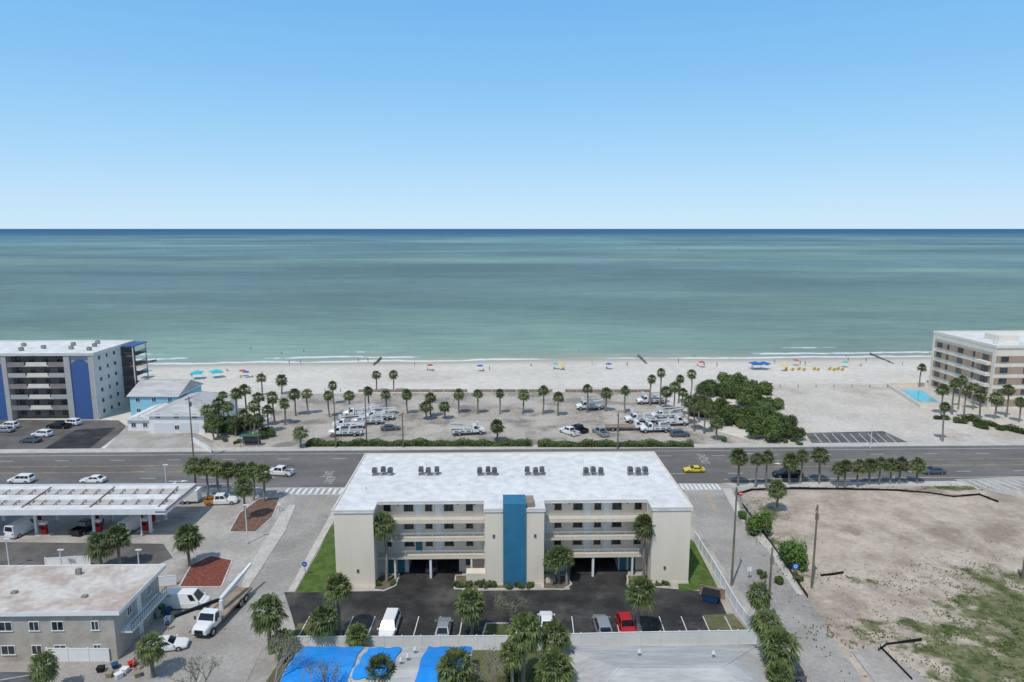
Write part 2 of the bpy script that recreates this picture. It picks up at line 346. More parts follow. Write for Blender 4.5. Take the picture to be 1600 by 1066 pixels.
strip(y_,P(1100,768),P(1118,800),.15,zz+.003); strip(y_,P(1104,768),P(1122,800),.15,zz+.003)
strip(y_,P(490,775),P(478,800),.15,zz+.003)
struct(b.build('road_marking','paint_white')); struct(y_.build('road_marking','paint_yellow'))
def text(body,size,name,m,loc,rz,parent=None,rx=0,sy=1,ext=0):
    cu=bpy.data.curves.new('t','FONT'); cu.body=body; cu.size=size; cu.align_x='CENTER'; cu.align_y='CENTER'; cu.extrude=ext
    o=bpy.data.objects.new('t',cu); C.objects.link(o); bpy.context.view_layer.update()
    me=bpy.data.meshes.new_from_object(o.evaluated_get(bpy.context.evaluated_depsgraph_get())); bpy.data.objects.remove(o)
    me.materials.clear(); me.materials.append(K[m]); o=bpy.data.objects.new(name,me); C.objects.link(o); o.location=loc; o.rotation_euler=(rx,0,rz); o.scale=(1,sy,1)
    if parent: o.parent=parent
    return o
for (px,py,rz) in ((512,741,-90),(514,751,-90),(1098,713,90),(1101,720,90)):
    p=P(px,py,.07); struct(text('ONLY',1.35,'road_marking','paint_faded',p,R(rz)+A,sy=2.0))
b=MB(); ys=(P(0,1000).y,P(0,964).y)
xs_=[-26.5+2.85*i for i in range(21)]
for x in xs_:
    if -3.8<x<.4: continue
    strip(b,(x,ys[0]),(x+.1,ys[1]),.11,.075)
struct(b.build('stall_marking','paint_white'))
b=MB()
for i in range(33):
    for (w0,w1) in ((172,177.5),(194,199.5),(199.7,205)):
        u=-62+i*3.7+ (2 if w0>190 else 0)
        if rnd.random()<.16: continue
        strip(b,S(u,w0),S(u+.5,w1),.13,.045)
struct(b.build('stall_marking','paint_faded'))
b=MB()
for i in range(9): strip(b,P(1272+i*14,678),P(1284+i*14.6,692),.15,.07)
for i in range(8): strip(b,P(1500+i*14,752),P(1530+i*16,766),.25,.15)
struct(b.build('stall_marking','paint_white'))
def lot():
    c=[P(1150,770),P(1760,750),P(1800,1130),P(1385,1130)]; N=90
    me=bpy.data.meshes.new('vacant_lot'); vs=[];fs=[];mk_=[]
    blobs=[(P(1340,908),7,2.6,.5),(P(1400,915),6,2.4,.42),(P(1560,905),14,6,.55),(P(1620,960),16,9,.7),(P(1500,925),7,4,.42),(P(1400,985),11,3.6,.58),(P(1330,992),5,2.8,.6),(P(1500,990),13,4,.6),(P(1570,1040),14,7,.66),(P(1640,1020),10,9,.68),(P(1460,1066),6,3,.5),(P(1490,763),9,1.8,.7),(P(1200,800),3,6,.6),(P(1250,900),3,4,.5),(P(1210,850),3,4,.5),(P(1470,890),5,2.4,.4)]
    for j in range(N+1):
        for i in range(N+1):
            s,t=i/N,j/N; p=(c[0]*(1-s)+c[1]*s)*(1-t)+(c[3]*(1-s)+c[2]*s)*t
            m=0
            for q,rx,ry,st in blobs:
                m=max(m,st*math.exp(-(((p.x-q.x)/rx)**2+((p.y-q.y)/ry)**2)*.7))
            edge=min(s,t,1-s,1-t)*N
            z=.03+(.12*(math.sin(p.x*.7+p.y*.3)*math.sin(p.y*.9)+1)*.5+.12*rnd.random()*.3)*min(1,edge/4)
            vs.append((p.x,p.y,z)); mk_.append(m)
    for j in range(N):
        for i in range(N):
            a=j*(N+1)+i; fs.append((a,a+N+1,a+N+2,a+1))
    me.from_pydata(vs,[],fs); at=me.attributes.new('mask','FLOAT','POINT'); at.data.foreach_set('value',mk_)
    me.materials.append(K['sand_lot']); me.polygons.foreach_set('use_smooth',[True]*len(me.polygons)); me.update()
    struct(link('vacant_lot',me))
    g=MB(); r=random.Random(3)
    for q,rx,ry,st in blobs:
        for k in range(int(rx*ry*16*st)):
            x=q.x+r.gauss(0,rx*.6);y=q.y+r.gauss(0,ry*.6)
            if math.sin(x*1.1)*math.sin(y*1.3+x*.4)<-.25: continue
            for a_ in range(3):
                t=r.uniform(0,6.28);h=r.uniform(.08,.26); dx,dy=math.cos(t)*.08,math.sin(t)*.08
                g.add([(x-dy,y+dx,.06),(x+dy,y-dx,.06),(x+dx*2,y+dy*2,.06+h)],[(0,1,2)])
    tag(g.build('weeds','leaf_mid'),'patchy green weeds growing over the sandy vacant lot','weeds',kind='stuff')
lot()
sheet('lot_path',[(1330,1020),(1370,1012),(1450,1066),(1480,1100),(1390,1100)],18,'concrete')
sheet('paved_apron',[(1490,750),(1700,742),(1700,800),(1590,778),(1530,766)],11.4,'concrete')
# ---------------------------------------------------------------- vegetation
def crown_mesh(seed,nf=42,rad=1.0,droop=1.0):
    r=random.Random(seed); b=MB(); d_=MB()
    for i in range(nf):
        az=i*2.39996+r.uniform(-.2,.2); t=(i+.5)/nf; el=R(84-142*t**.85)+r.uniform(-.12,.12)
        pl=r.uniform(.7,1.05)*rad; fr=r.uniform(.85,1.2)*rad
        d=Vector((math.cos(az)*math.cos(el),math.sin(az)*math.cos(el),math.sin(el)))
        side=Vector((-math.sin(az),math.cos(az),0)); hub=d*pl+Vector((0,0,-.08*pl)); up=side.cross(d).normalized()*-1
        tgt=b if t<.88 else d_
        s0=side*.03
        tgt.add([-s0,s0,hub+s0,hub-s0],[(0,1,2,3)])
        nb=10
        for k in range(nb):
            a=R(-85+170*k/(nb-1))+r.uniform(-.06,.06)
            dd=(d*math.cos(a)+side*math.sin(a)).normalized(); L=fr*(.70+.30*math.cos(a))*r.uniform(.85,1.1)
            mid=hub+dd*L*.55+Vector((0,0,-.03)); tip=hub+dd*L*.93+Vector((0,0,-.34*droop*L*r.uniform(.5,1.5)))
            w=(side*math.cos(a)-d*math.sin(a)).normalized()*.09*rad+up*r.uniform(-.05,.05)
            tgt.add([hub,mid-w,tip,mid+w],[(0,1,2,3)])
    return b.build('crown','palm_leaf',mesh=True),d_.build('dead_fronds','palm_dead',mesh=True)
CR=[crown_mesh(s,n_,1.0,dr) for s,n_,dr in ((1,50,1),(2,44,1.3),(3,56,.8),(4,40,1.5),(5,48,1.1),(6,46,.9))]
def trunk_mesh(seed):
    r=random.Random(seed); rings=[]; ox=oy=0; n=8; bx,by=r.uniform(-.06,.06),r.uniform(-.06,.06)
    for k in range(11):
        t=k/10; rr=.19+.07*(1-t)**3+(.06 if t>.85 else 0)+r.uniform(-.015,.015)
        ox=bx*math.sin(t*3)*4; oy=by*math.sin(t*2.5)*4
        rings.append([(ox+rr*math.cos(a),oy+rr*math.sin(a),t) for a in [6.283*i/n for i in range(n)]])
    return MB().loft(rings).build('trunk','trunk',mesh=True,smooth=True),(ox,oy)
TR=[trunk_mesh(s) for s in range(5)]
def palm(px,pb,pt,label,group,sc=None):
    r=random.Random(int(px*7+pb)); p=P(px,pb); sc=sc or r.uniform(.85,1.15); h=max(1.2,hgt(pb,pt)-1.35*sc)
    root=thing('palm_tree',label,'palm tree',p,r.uniform(0,6.28),group); root.rotation_euler.x=r.uniform(-.03,.03); root.rotation_euler.y=r.uniform(-.03,.03)
    tm,(ox,oy)=TR[r.randrange(5)]
    t=link('trunk',tm,root); t.scale=(1,1,h)
    cm,dm=CR[r.randrange(6)]
    c=link('crown',cm,root,(ox,oy,h-.05)); c.scale=(sc,sc*r.uniform(.9,1.08),sc*r.uniform(.88,1.15))
    if r.random()<.75: d=link('dead_fronds',dm,root,(ox,oy,h-.05)); d.scale=(sc,sc,sc)
    return root
def palms(lst,ctx,group,kind='palm'):
    lst=sorted(lst)
    for i,q in enumerate(lst): palm(q[0],q[1],q[2],f"{ORD[i+1]} {kind} from the left {ctx}" if len(lst)>1 else f"{kind} {ctx}",group,q[3] if len(q)>3 else None)
palms([(410,618,583),(440,616,585),(588,612,578),(615,612,578),(521,632,596)],'among those standing behind the beach left of centre','palms at the top of the beach')
palms([(462,650,607),(482,648,607),(515,652,610),(547,650,609),(577,646,603),(604,650,609),(637,647,608),(717,646,607),(746,647,608),(781,647,607),(817,647,608),(848,648,602),(872,650,612),(917,645,600),(946,643,605),(976,646,603)],'in the long row across the sandy car park','palms in the long row across the car park')
palms([(667,656,626),(673,652,612),(695,655,626),(470,700,665,1.2),(776,690,655)],'among the stray palms in front of the car park row','stray palms in the sandy car park')
palms([(325,676,632),(345,672,620),(340,682,640),(372,662,607),(386,658,600),(397,676,625),(420,676,632),(430,664,612),(445,664,622),(360,678,626),(382,676,640),(408,668,612),(368,682,648),(352,664,610),(392,682,646),(335,688,650),(404,684,644)],'in the dense palm clump beside the white-roofed house','palms in the clump beside the house')
palms([(1016,634,585),(1031,634,576),(1060,630,585),(1078,624,577),(1052,644,596),(1040,640,603),(1085,674,622),(1100,678,630),(1092,660,608),(1112,674,632),(1066,650,606),(1104,640,604),(1132,632,600),(1074,664,618),(1120,688,650)],'in the cluster beside the sea grape thicket','palms in the cluster beside the thicket')
palms([(1437,606,568,.9),(1470,648,600),(1488,648,590),(1506,656,602),(1530,656,608),(1553,655,612),(1572,652,600),(1592,660,620),(1497,640,586),(1520,640,598)],'in front of the tan and white striped hotel','palms in front of the striped hotel')
palm(1473,690,628,'tall thin palm standing alone on the sand lot by the main road','lone palm',.8)
palms([(1153,760,700,1.15),(1180,762,706),(1197,762,705),(1234,758,708),(1250,756,702),(1280,756,698,1.15)],'in the tall roadside row edging the vacant lot','tall palms along the main road')
palms([(1308,762,722,.9),(1320,763,718,.9),(1340,761,718,.95),(1358,758,716,.95),(1373,758,714,.9),(1390,757,716,.95),(1405,757,715,.95),(1432,756,716,1)],'in the short roadside row edging the vacant lot','short palms along the main road')
palms([(305,772,714,1.2),(325,776,716,1.1),(343,778,718,1.1),(358,778,721,1.1),(378,778,722,1.05),(396,782,722,1.05),(412,784,726,1.1),(385,812,745,1.15)],'in the clump at the petrol station corner','palms at the petrol station corner')
palms([(160,890,832,1.3),(188,888,820,1.2),(297,885,818,1.35)],'behind the flat-roofed two-storey building','palms behind the flat-roofed building')
palm(604,910,802,'tall palm in front of the left recess of the cream apartment block','palms against the apartment block',1.1)
palm(1006,908,804,'tall palm in front of the right recess of the cream apartment block','palms against the apartment block',1.15)
palms([(862,915,862,.85),(873,912,852,.9),(886,914,858,.8)],'in the three-palm bed right of the blue stair tower','small palms right of the blue tower')
palms([(532,1000,898,1.15),(735,1004,924,1.25),(998,1000,904,1.2)],'along the parking bays in front of the apartment block','palms among the parking bays')
palms([(423,1022,932,1.4),(505,1015,948,1.2),(560,1020,974,.95),(445,1030,985,1.0)],'at the left end of the white fence','palms at the left end of the white fence')
palms([(817,1075,958,1.4),(866,1060,972,1.2),(800,1085,1000,1.0),(712,1105,1018,1.3),(595,1100,1030,1.2),(865,1120,1020,1.3)],'between the tarped house and the grey-roofed house','palms between the two houses')
palms([(1180,998,908,1.05),(1192,1050,952,1.1),(1214,1075,985,1.35),(1215,1100,1035,1)],'beside the right side street below the fence','palms beside the right side street')
palm(1213,800,750,'palm leaning over the corner by the no entry sign','corner palm',1.1)
palm(240,1058,990,'small ragged palm beside the white sedan in the yard','yard palm',1.0)
palm(75,1090,1020,'palm in front of the dark roofed house in the bottom left','yard palm',1.0)
def leaves(seed,blobs,n,size,m='leaf_mid',core=True):
    r=random.Random(seed); b=MB(); cb=MB()
    tot=sum(q[1][0]*q[1][1] for q in blobs)
    for (cx,cy,cz),(rx,ry,rz_) in blobs:
        k=int(n*rx*ry/tot)
        for _ in range(k):
            d=Vector((r.gauss(0,1),r.gauss(0,1),r.gauss(0,1))).normalized(); 
            if d.z<-.45: d.z=-d.z
            f=r.uniform(.55,1.08)
            if r.random()<.5: f=r.uniform(.88,1.12)
            lump=1+.14*math.sin(d.x*5+seed)*math.sin(d.y*6+cx)+.08*math.sin(d.z*9)
            p=Vector((cx+d.x*rx*f*lump,cy+d.y*ry*f*lump,max(.05,cz+d.z*rz_*f*lump)))
            nn=(d+Vector((r.uniform(-1,1),r.uniform(-1,1),r.uniform(-.3,1)))*.8).normalized(); t=nn.cross(Vector((r.uniform(-1,1),r.uniform(-1,1),.3))).normalized(); u=nn.cross(t)
            s=size*r.uniform(.6,1.3); b.add([p-t*s,p-u*s*.55,p+t*s,p+u*s*.55],[(0,1,2,3)])
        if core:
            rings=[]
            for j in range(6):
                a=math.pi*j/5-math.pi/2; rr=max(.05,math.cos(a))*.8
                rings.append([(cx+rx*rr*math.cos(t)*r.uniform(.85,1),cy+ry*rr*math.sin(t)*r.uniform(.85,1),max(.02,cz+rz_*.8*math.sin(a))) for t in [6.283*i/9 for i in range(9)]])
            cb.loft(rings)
    return b.build('foliage',m,mesh=True),(cb.build('filler_core','leaf_core',mesh=True) if core else None)  # core is a dark leaf-coloured filler, added to stop see-through
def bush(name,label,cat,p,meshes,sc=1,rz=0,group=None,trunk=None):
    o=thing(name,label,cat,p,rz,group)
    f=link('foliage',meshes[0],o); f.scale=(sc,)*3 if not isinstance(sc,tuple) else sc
    if meshes[1]: c=link('filler_core',meshes[1],o); c.scale=f.scale
    if trunk: 
        t=MB(); r=random.Random(5)
        t.tube((0,0,0),(0.05,0,trunk),.22,.14)
        for k in range(6):
            a=k*1.05; t.tube((0.05,0,trunk*.8),(math.cos(a)*trunk*.6,math.sin(a)*trunk*.6,trunk*1.6),.1,.04,6)
        t.build('trunk','trunk',o)
    return o
def rb(seed,n,R_,h):
    r=random.Random(seed); return [((r.uniform(-R_,R_)*.7,r.uniform(-R_,R_)*.7,h*r.uniform(.25,.62)),(R_*r.uniform(.3,.6),R_*r.uniform(.3,.6),h*r.uniform(.3,.5))) for _ in range(n)]
BG=[leaves(20+i,rb(20+i,10,5.0,5.0),5600,.32,'leaf_dark') for i in range(4)]
SB=[leaves(40+i,rb(40+i,5,1.0,1.1),900,.10,'leaf_mid') for i in range(3)]
ST=[leaves(60+i,rb(60+i,8,1.9,3.4),2600,.15,'leaf_lime') for i in range(2)]
GR=[(1110,640),(1128,618),(1154,610),(1182,612),(1202,634),(1222,664),(1204,668),(1180,658),(1152,644),(1134,656),(1114,610),(1144,600),(1092,646),(1168,630),(1190,646),(1160,662),(1226,680),(1198,682)]
GSC=[.62,.7,.8,.72,.85,.75,.6,.78]
for i,(px,py) in enumerate(sorted(GR)): bush('sea_grape_shrub',f"{ORD[i+1]} dark green shrub from the left in the irregular thicket beside the sand lot",'shrub',P(px,py+4),BG[i%4],(GSC[i%8],GSC[i%8],GSC[i%8]*rnd.uniform(.75,1.15)),rnd.uniform(0,6),'shrubs of the beach thicket')
for i,(px,py,s) in enumerate([(335,672,.5),(352,668,.55),(378,672,.6),(398,664,.5),(415,680,.4)]): bush('sea_grape_shrub',f"{ORD[i+1]} dark shrub from the left under the palm clump by the house",'shrub',P(px,py+3),BG[i%3],s,i,'shrubs under the palm clump')
for i,(px,py,s) in enumerate([(1470,655,.4),(1500,660,.4),(1535,668,.4),(1570,672,.38)]): bush('low_shrub',f"{ORD[i+1]} low shrub from the left under the hotel palms",'shrub',P(px,py),BG[i%3],(s,s*.8,s*.5),i,'shrubs under the hotel palms')
bush('broadleaf_tree','bright green bushy tree beside the no entry street corner','tree',P(1187,835),ST[0],1.15,0,None,1.4)
bush('broadleaf_tree','round bright green tree beside the blue square sign','tree',P(1240,888),ST[1],1.3,1,None,1.4)
bush('broadleaf_tree','small bright shrub at the foot of the palm by the vacant lot corner','tree',P(1160,812),ST[1],.5,1,None,.6)
for i,px in enumerate((716,730,745,760,773,798,812,826)): bush('clipped_shrub',f"{ORD[i+1]} clipped shrub from the left along the foot of the centre tower",'shrub',P(px,917 if px<780 else 918),SB[i%3],.8,i,'shrubs at the foot of the tower')
for i,px in enumerate((590,612,986,1000,1016,1030,1040)): bush('clipped_shrub',f"{ORD[i+1]} small shrub from the left in the beds under the recessed walkways",'shrub',P(px,914),SB[i%3],.62,i,'shrubs under the walkways')
scat=['between the black pickup and the vacant lot','left of the sand lot pavement','at the near edge of the thicket','right of the near edge shrub by the thicket','left of the striped asphalt','touching the striped asphalt','beside the bus shelter on its left','on the left of the far pavement hedge','beside the bus shelter on its right','at the foot of the right utility pole','left of the blue square sign','right of the blue square sign','in the yard below the fence at left','beside the first yard shrub below the fence','between the two houses at left','between the two houses at right','left of the right side street palms','under the right side street palms']
for i,(px,py,s) in enumerate([(1210,770,.6),(1130,690,1),(1215,690,1.1),(1225,692,.9),(1240,690,.9),(1250,695,1),(352,690,.9),(372,692,.9),(365,694,.7),(1190,902,.8),(1220,912,1),(1250,905,1),(460,1055,1.2),(470,1060,1.4),(790,1060,1.3),(840,1066,1.3),(1175,1030,1),(1165,1045,1)]): bush('low_shrub',f"low green shrub {scat[i]}",'shrub',P(px,py),SB[i%3],s,i,'scattered low shrubs')
def hedge(px0,px1,w,d,h,label,py=None,m='leaf_mid',p0=None,p1=None):
    a=p0 or P(px0,py); c=p1 or P(px1,py); L=(c-a).length; r=random.Random(int(L*10)); b=MB(); cb=MB(); n=int(L*d*70)
    for _ in range(n):
        x=r.uniform(0,L); hh=h*(.62+.38*math.sin(x*.9)*math.sin(x*.37+1)+.15*r.random()); ww=d/2
        side=r.random()
        if side<.55: p=Vector((x,r.uniform(-ww,ww),hh+r.uniform(-.1,.12)))
        else: p=Vector((x,(-ww if side<.85 else ww)+r.uniform(-.12,.12),r.uniform(.05,hh)))
        nn=Vector((r.uniform(-1,1),r.uniform(-1,.5),r.uniform(.1,1))).normalized(); t=nn.orthogonal().normalized(); u=nn.cross(t); s=.16*r.uniform(.6,1.3)
        b.add([p-t*s,p-u*s*.6,p+t*s,p+u*s*.6],[(0,1,2,3)])
    x=0
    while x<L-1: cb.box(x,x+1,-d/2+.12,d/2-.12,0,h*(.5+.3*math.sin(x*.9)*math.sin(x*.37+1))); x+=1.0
    o=thing('hedge',label,'hedge',a,math.atan2((c-a).y,(c-a).x)); b.build('foliage',m,o); cb.build('filler_core','leaf_core',o)  # the dark boxes inside are added filler that keeps the hedge opaque
hedge(480,832,0,2.6,1.3,'long ragged low hedge along the far pavement, left section',696)
hedge(840,1082,0,2.6,1.3,'long ragged low hedge along the far pavement, right section',697)
hedge(0,0,0,1.8,1.5,'green hedge along the pavement in front of the striped hotel',p0=P(1505,655),p1=P(1640,688))
hedge(0,0,0,.9,.8,'short hedge on the car park island by the thin grey tree',p0=P(800,972),p1=P(835,976))
def bare(px,py,pt,label,seed,leafn=500,m='leaf_grey'):
    r=random.Random(seed); p=P(px,py); h=hgt(py,pt); o=thing('bare_tree',label,'tree',p); b=MB(); lf=MB()
    def grow(a,d,L,rad,lev):
        e=a+d*L; b.tube(a,e,rad,rad*.65,5 if lev else 7)
        if lev>=4:
            for _ in range(leafn//80):
                q=e+Vector((r.gauss(0,.3),r.gauss(0,.3),r.gauss(0,.25))); t=Vector((r.uniform(-1,1),r.uniform(-1,1),r.uniform(-1,1))).normalized(); u=t.orthogonal().normalized(); s=.09
                lf.add([q-t*s,q-u*s*.5,q+t*s,q+u*s*.5],[(0,1,2,3)])
            return
        for _ in range(3): grow(e,(d+Vector((r.uniform(-1,1),r.uniform(-1,1),r.uniform(-.15,.6)))*.75).normalized(),L*.74,rad*.62,lev+1)
    grow(Vector((0,0,0)),Vector((0,0,1)),h*.32,.16,0)
    b.build('trunk','trunk',o); lf.build('foliage',m,o)
bare(797,985,928,'thin grey-leaved tree on the parking island in front of the blue tower',4,900)
bare(430,1110,1000,'wispy grey tree in the bottom left beside the side street',5,900)
bare(315,1110,1030,'bare scrubby tree at the bottom edge below the crane truck',6,400)
bare(500,1125,1035,'twiggy tree in front of the blue tarped roof',7,500)
bare(770,1100,1020,'sparse grey tree between the two houses',8,500)
# ---------------------------------------------------------------- main building
def win(root,x,y,z,w,h,face='y-',fr='frame_dark',bars=1,pm='glass'):
    f=MB(); g=MB(); t=.07
    def bx(bb,a0,a1,d0,d1,z0,z1):
        if face=='y-': bb.box(a0,a1,y-d1,y-d0,z0,z1)
        elif face=='x-': bb.box(y-d1,y-d0,a0,a1,z0,z1)
        else: bb.box(y+d0,y+d1,a0,a1,z0,z1)
    x0,x1,z0,z1=x-w/2,x+w/2,z-h/2,z+h/2
    bx(f,x0,x1,.0,.07,z1-t,z1); bx(f,x0-.06,x1+.06,.0,.12,z0-.02,z0+t); bx(f,x0,x0+t,.0,.07,z0+t,z1-t); bx(f,x1-t,x1,.0,.07,z0+t,z1-t)
    for k in range(bars):
        c=x0+(k+1)*w/(bars+1); bx(f,c-.03,c+.03,.0,.07,z0+t,z1-t)
    bx(g,x0+t,x1-t,.003,.03,z0+t,z1-t)
    o=f.build('window',fr,root); g.build('pane',pm,o)
def door(root,x,y,z,w=.95,h=2.05,m='white',face='y-'):
    d=MB(); 
    if face=='y-': d.box(x-w/2,x+w/2,y-.06,y,z,z+h)
    else: d.box(y,y+.06,x-w/2,x+w/2,z,z+h)
    o=d.build('door',m,root); k=MB().box(x+w*.32,x+w*.4,y-.12,y-.06,z+.95,z+1.05) if face=='y-' else MB().box(y+.06,y+.12,x+w*.32,x+w*.4,z+.95,z+1.05); k.build('handle','metal',o)
mb=thing('apartment_block','cream four-storey apartment block with blue stair tower and white flat roof','building',(0.2,89.9,0),R(1.2))
b=MB(); YW=4.1; YB=23.6
for x0,x1 in ((-24.9,-15.3),(-7.9,8.1),(15.6,24.9)): b.box(x0,x1,YW,YB,0,3.0)
b.box(-15.3,-7.9,20,YB,0,3.0); b.box(8.1,15.6,20,YB,0,3.0)
b.box(-24.9,24.9,YW,YB,3.002,11.1)
for x0,x1 in ((-24.9,-19.5),(19.5,24.9),(-4.0,-1.45),(1.75,4.3)): b.box(x0,x1,0,YW-.003,0,11.1)
b.build('wall','cream',mb)
MB().box(-1.447,1.747,-.25,YW-1.0,0,12.35).build('stair_tower','teal_blue',mb)
MB().box(1.75,2.9,.6,YW-1.0,11.46,12.2).build('tower_flank','wood_pale',mb)
b=MB(); b.box(-25.1,25.1,2.8,YB+.2,11.102,11.45)
for x0,x1 in ((-25.1,-19.35),(19.35,25.1),(-4.15,-1.45),(1.75,4.45)): b.box(x0,x1,-.15,2.797,11.102,11.45)
rf=b.build('roof','roof_white',mb)
b=MB()
b.box(-25.13,25.13,YB+.02,YB+.24,11.452,11.65); b.box(-25.13,-24.93,-.18,YB+.02,11.452,11.62); b.box(24.93,25.13,-.18,YB+.02,11.452,11.62)
for x0,x1 in ((-24.93,-19.32),(19.32,24.93),(-4.18,-1.45),(1.75,4.48)): b.box(x0,x1,-.18,.0,11.452,11.6)
for x0,x1 in ((-19.32,-4.18),(4.48,19.32)): b.box(x0,x1,2.77,2.93,11.452,11.58)
b.build('roof_edge','cream_trim',rf)
b=MB()
for i in range(7): b.box(-21+i*7,-20.93+i*7,3.2,23.4,11.451,11.462)
b.build('roof_seam','white',rf)
for (x,y) in ((-19,14),(-8,9),(6,15),(17,8),(12,19),(-14,18),(0,12),(21,15),(-22,8)): MB().tube((x,y,11.45),(x,y,11.95),.09,.09,8).build('vent_pipe','metal_white',rf)
for sx in (-1,1):
    x0,x1=(-19.5,-4.0) if sx<0 else (4.3,19.5)
    for fi,z in enumerate((3.3,6.0,8.7)):
        MB().box(x0+.003,x1-.003,2.1,YW-.003,z-.22,z).build('walkway','slab_edge',mb)
        r_=MB(); r_.box(x0+.01,x1-.01,2.12,2.17,z+1.02,z+1.07); r_.box(x0+.01,x1-.01,2.13,2.16,z+.10,z+.13); r_.box(x0+.01,x1-.01,2.13,2.16,z+.86,z+.89)
        n=int((x1-x0)/.14)
        for k in range(n): 
            xx=x0+.07+k*.14; wd=.022 if k%14 else .07; r_.box(xx,xx+wd,2.135,2.155,z+.0,z+1.02)
        r_.build('railing','rail_grey',mb)
        wz=z+1.35
        wl=(-18.2,-15.1,-12.2,-9.3,-6.3) if sx<0 else (6.6,9.5,12.4,15.2,18.3)
        for k,wx in enumerate(wl): win(mb,wx,YW,wz+.05,1.35 if k%2 else 1.0,1.1,bars=1)
        for dx in ((-13.7,-10.8,-4.9) if sx<0 else (5.2,10.9,13.8)): door(mb,dx,YW,z+.01,m='teal_door' if (fi==0 and dx in (-13.7,)) else 'white')
    for k in range(3): 
        lx=(-16.6,-8.0,-5.6)[k] if sx<0 else (8.2,16.7,5.9)[k]
        for z in (3.3,6.0,8.7): MB().box(lx-.09,lx+.09,YW-.16,YW,z+1.75,z+2.05).build('wall_lamp','frame_dark',mb)
    for cx in ((-11.9,) if sx<0 else (11.6,)):
        for yy in (2.4,9.0,15.0): MB().box(cx-.16,cx+.16,yy-.16,yy+.16,0,3.02 if yy<3 else 3.0).build('column','white',mb)
    for cx in ((-17.0,-6.0) if sx<0 else (6.4,17.3)): MB().box(cx-.13,cx+.13,2.15,2.41,0,3.07).build('column','cream_trim',mb)
    for dx in ((-17.9,-16.4) if sx<0 else (17.6,16.3)): door(mb,dx,YW,.02,1.05,2.3,'teal_door')
    win(mb,(-6.4 if sx<0 else 6.6),YW,1.6,1.0,.9)
    for dx in ((x0+.15,x1-.15)): MB().tube((dx,2.7,.0),(dx,2.7,11.1),.06,.06,8).build('downpipe','metal_white',mb)
MB().box(-6.7,-4.003,.3,1.88,0,1.75).build('planter_wall','cream_trim',mb)
MB().box(4.303,6.0,.6,1.88,0,.7).build('planter_wall','cream_trim',mb)
for q in ((-24.95,-19.45,-.05,.35),(19.45,24.95,-.05,.35),(-4.05,-1.45,-.05,.3),(1.75,4.35,-.05,.3)): MB().box(q[0],q[1],q[2],-.003,0,q[3]).build('plinth','cream_trim',mb)
for q in ((21.3,2.3),(-22,2.3),(-2.9,7.3),(2.9,7.3)): MB().box(q[0],q[0]+.3,-.12,0,q[1],q[1]+.45).build('wall_lamp','frame_dark',mb)
def ac(label,group,loc,rz):
    o=thing('ac_unit',label,'air conditioner',loc,rz,group)
    MB().box(-.38,.38,-.38,.38,.3,.98).build('casing','ac_grey',o)
    b=MB()
    for k in range(7): b.box(-.36,.36,-.395,-.383,.36+k*.085,.40+k*.085)
    b.build('grille','black',o)
    b=MB(); b.tube((0,0,.982),(0,0,1.02),.31,.31,14); b.build('fan','black',o)
    b=MB(); b.box(-.33,.33,-.02,.02,1.022,1.04); b.box(-.02,.02,-.33,-.02,1.022,1.04); b.box(-.02,.02,.02,.33,1.022,1.04); b.build('fan_guard','metal',o)
    for q in ((-.34,-.34),(.34,-.34),(-.34,.34),(.34,.34)): MB().box(q[0]-.03,q[0]+.03,q[1]-.03,q[1]+.03,0,.3).build('leg','metal',o)
    return o
protoac=None
for ci,px in enumerate((598,670,762,836,926,996)):
    p=P(px,742,11.45)
    rk=thing('ac_rack',f"low metal rack under the {ORD[ci+1]} air conditioner cluster from the left on the white roof",'rack',(p.x,p.y,11.46),R(1.2),'racks on the white roof')
    MB().box(-1.6,1.6,-.45,-.37,.1,.18).build('rail','metal',rk); MB().box(-1.6,1.6,.37,.45,.1,.18).build('rail','metal',rk)
    for sx in (-1.5,0,1.5): MB().box(sx-.05,sx+.05,-.5,.5,0,.098).build('leg','metal',rk)
    for k in range(3):
        lab=f"{('left','middle','right')[k]} grey air conditioner of the {ORD[ci+1]} cluster from the left on the white roof"
        q=(p.x+(k-1)*1.18+rnd.uniform(-.1,.1),p.y+(.25 if (k+ci)%2 else -.15),11.64)
        if protoac is None: protoac=ac(lab,'air conditioners on the white roof',q,R(1.2)); bpy.context.view_layer.update()
        else:
            o=ctree(protoac); o.location=q; o['label']=lab; o.rotation_euler.z=R(1.2)+rnd.uniform(-.12,.12)
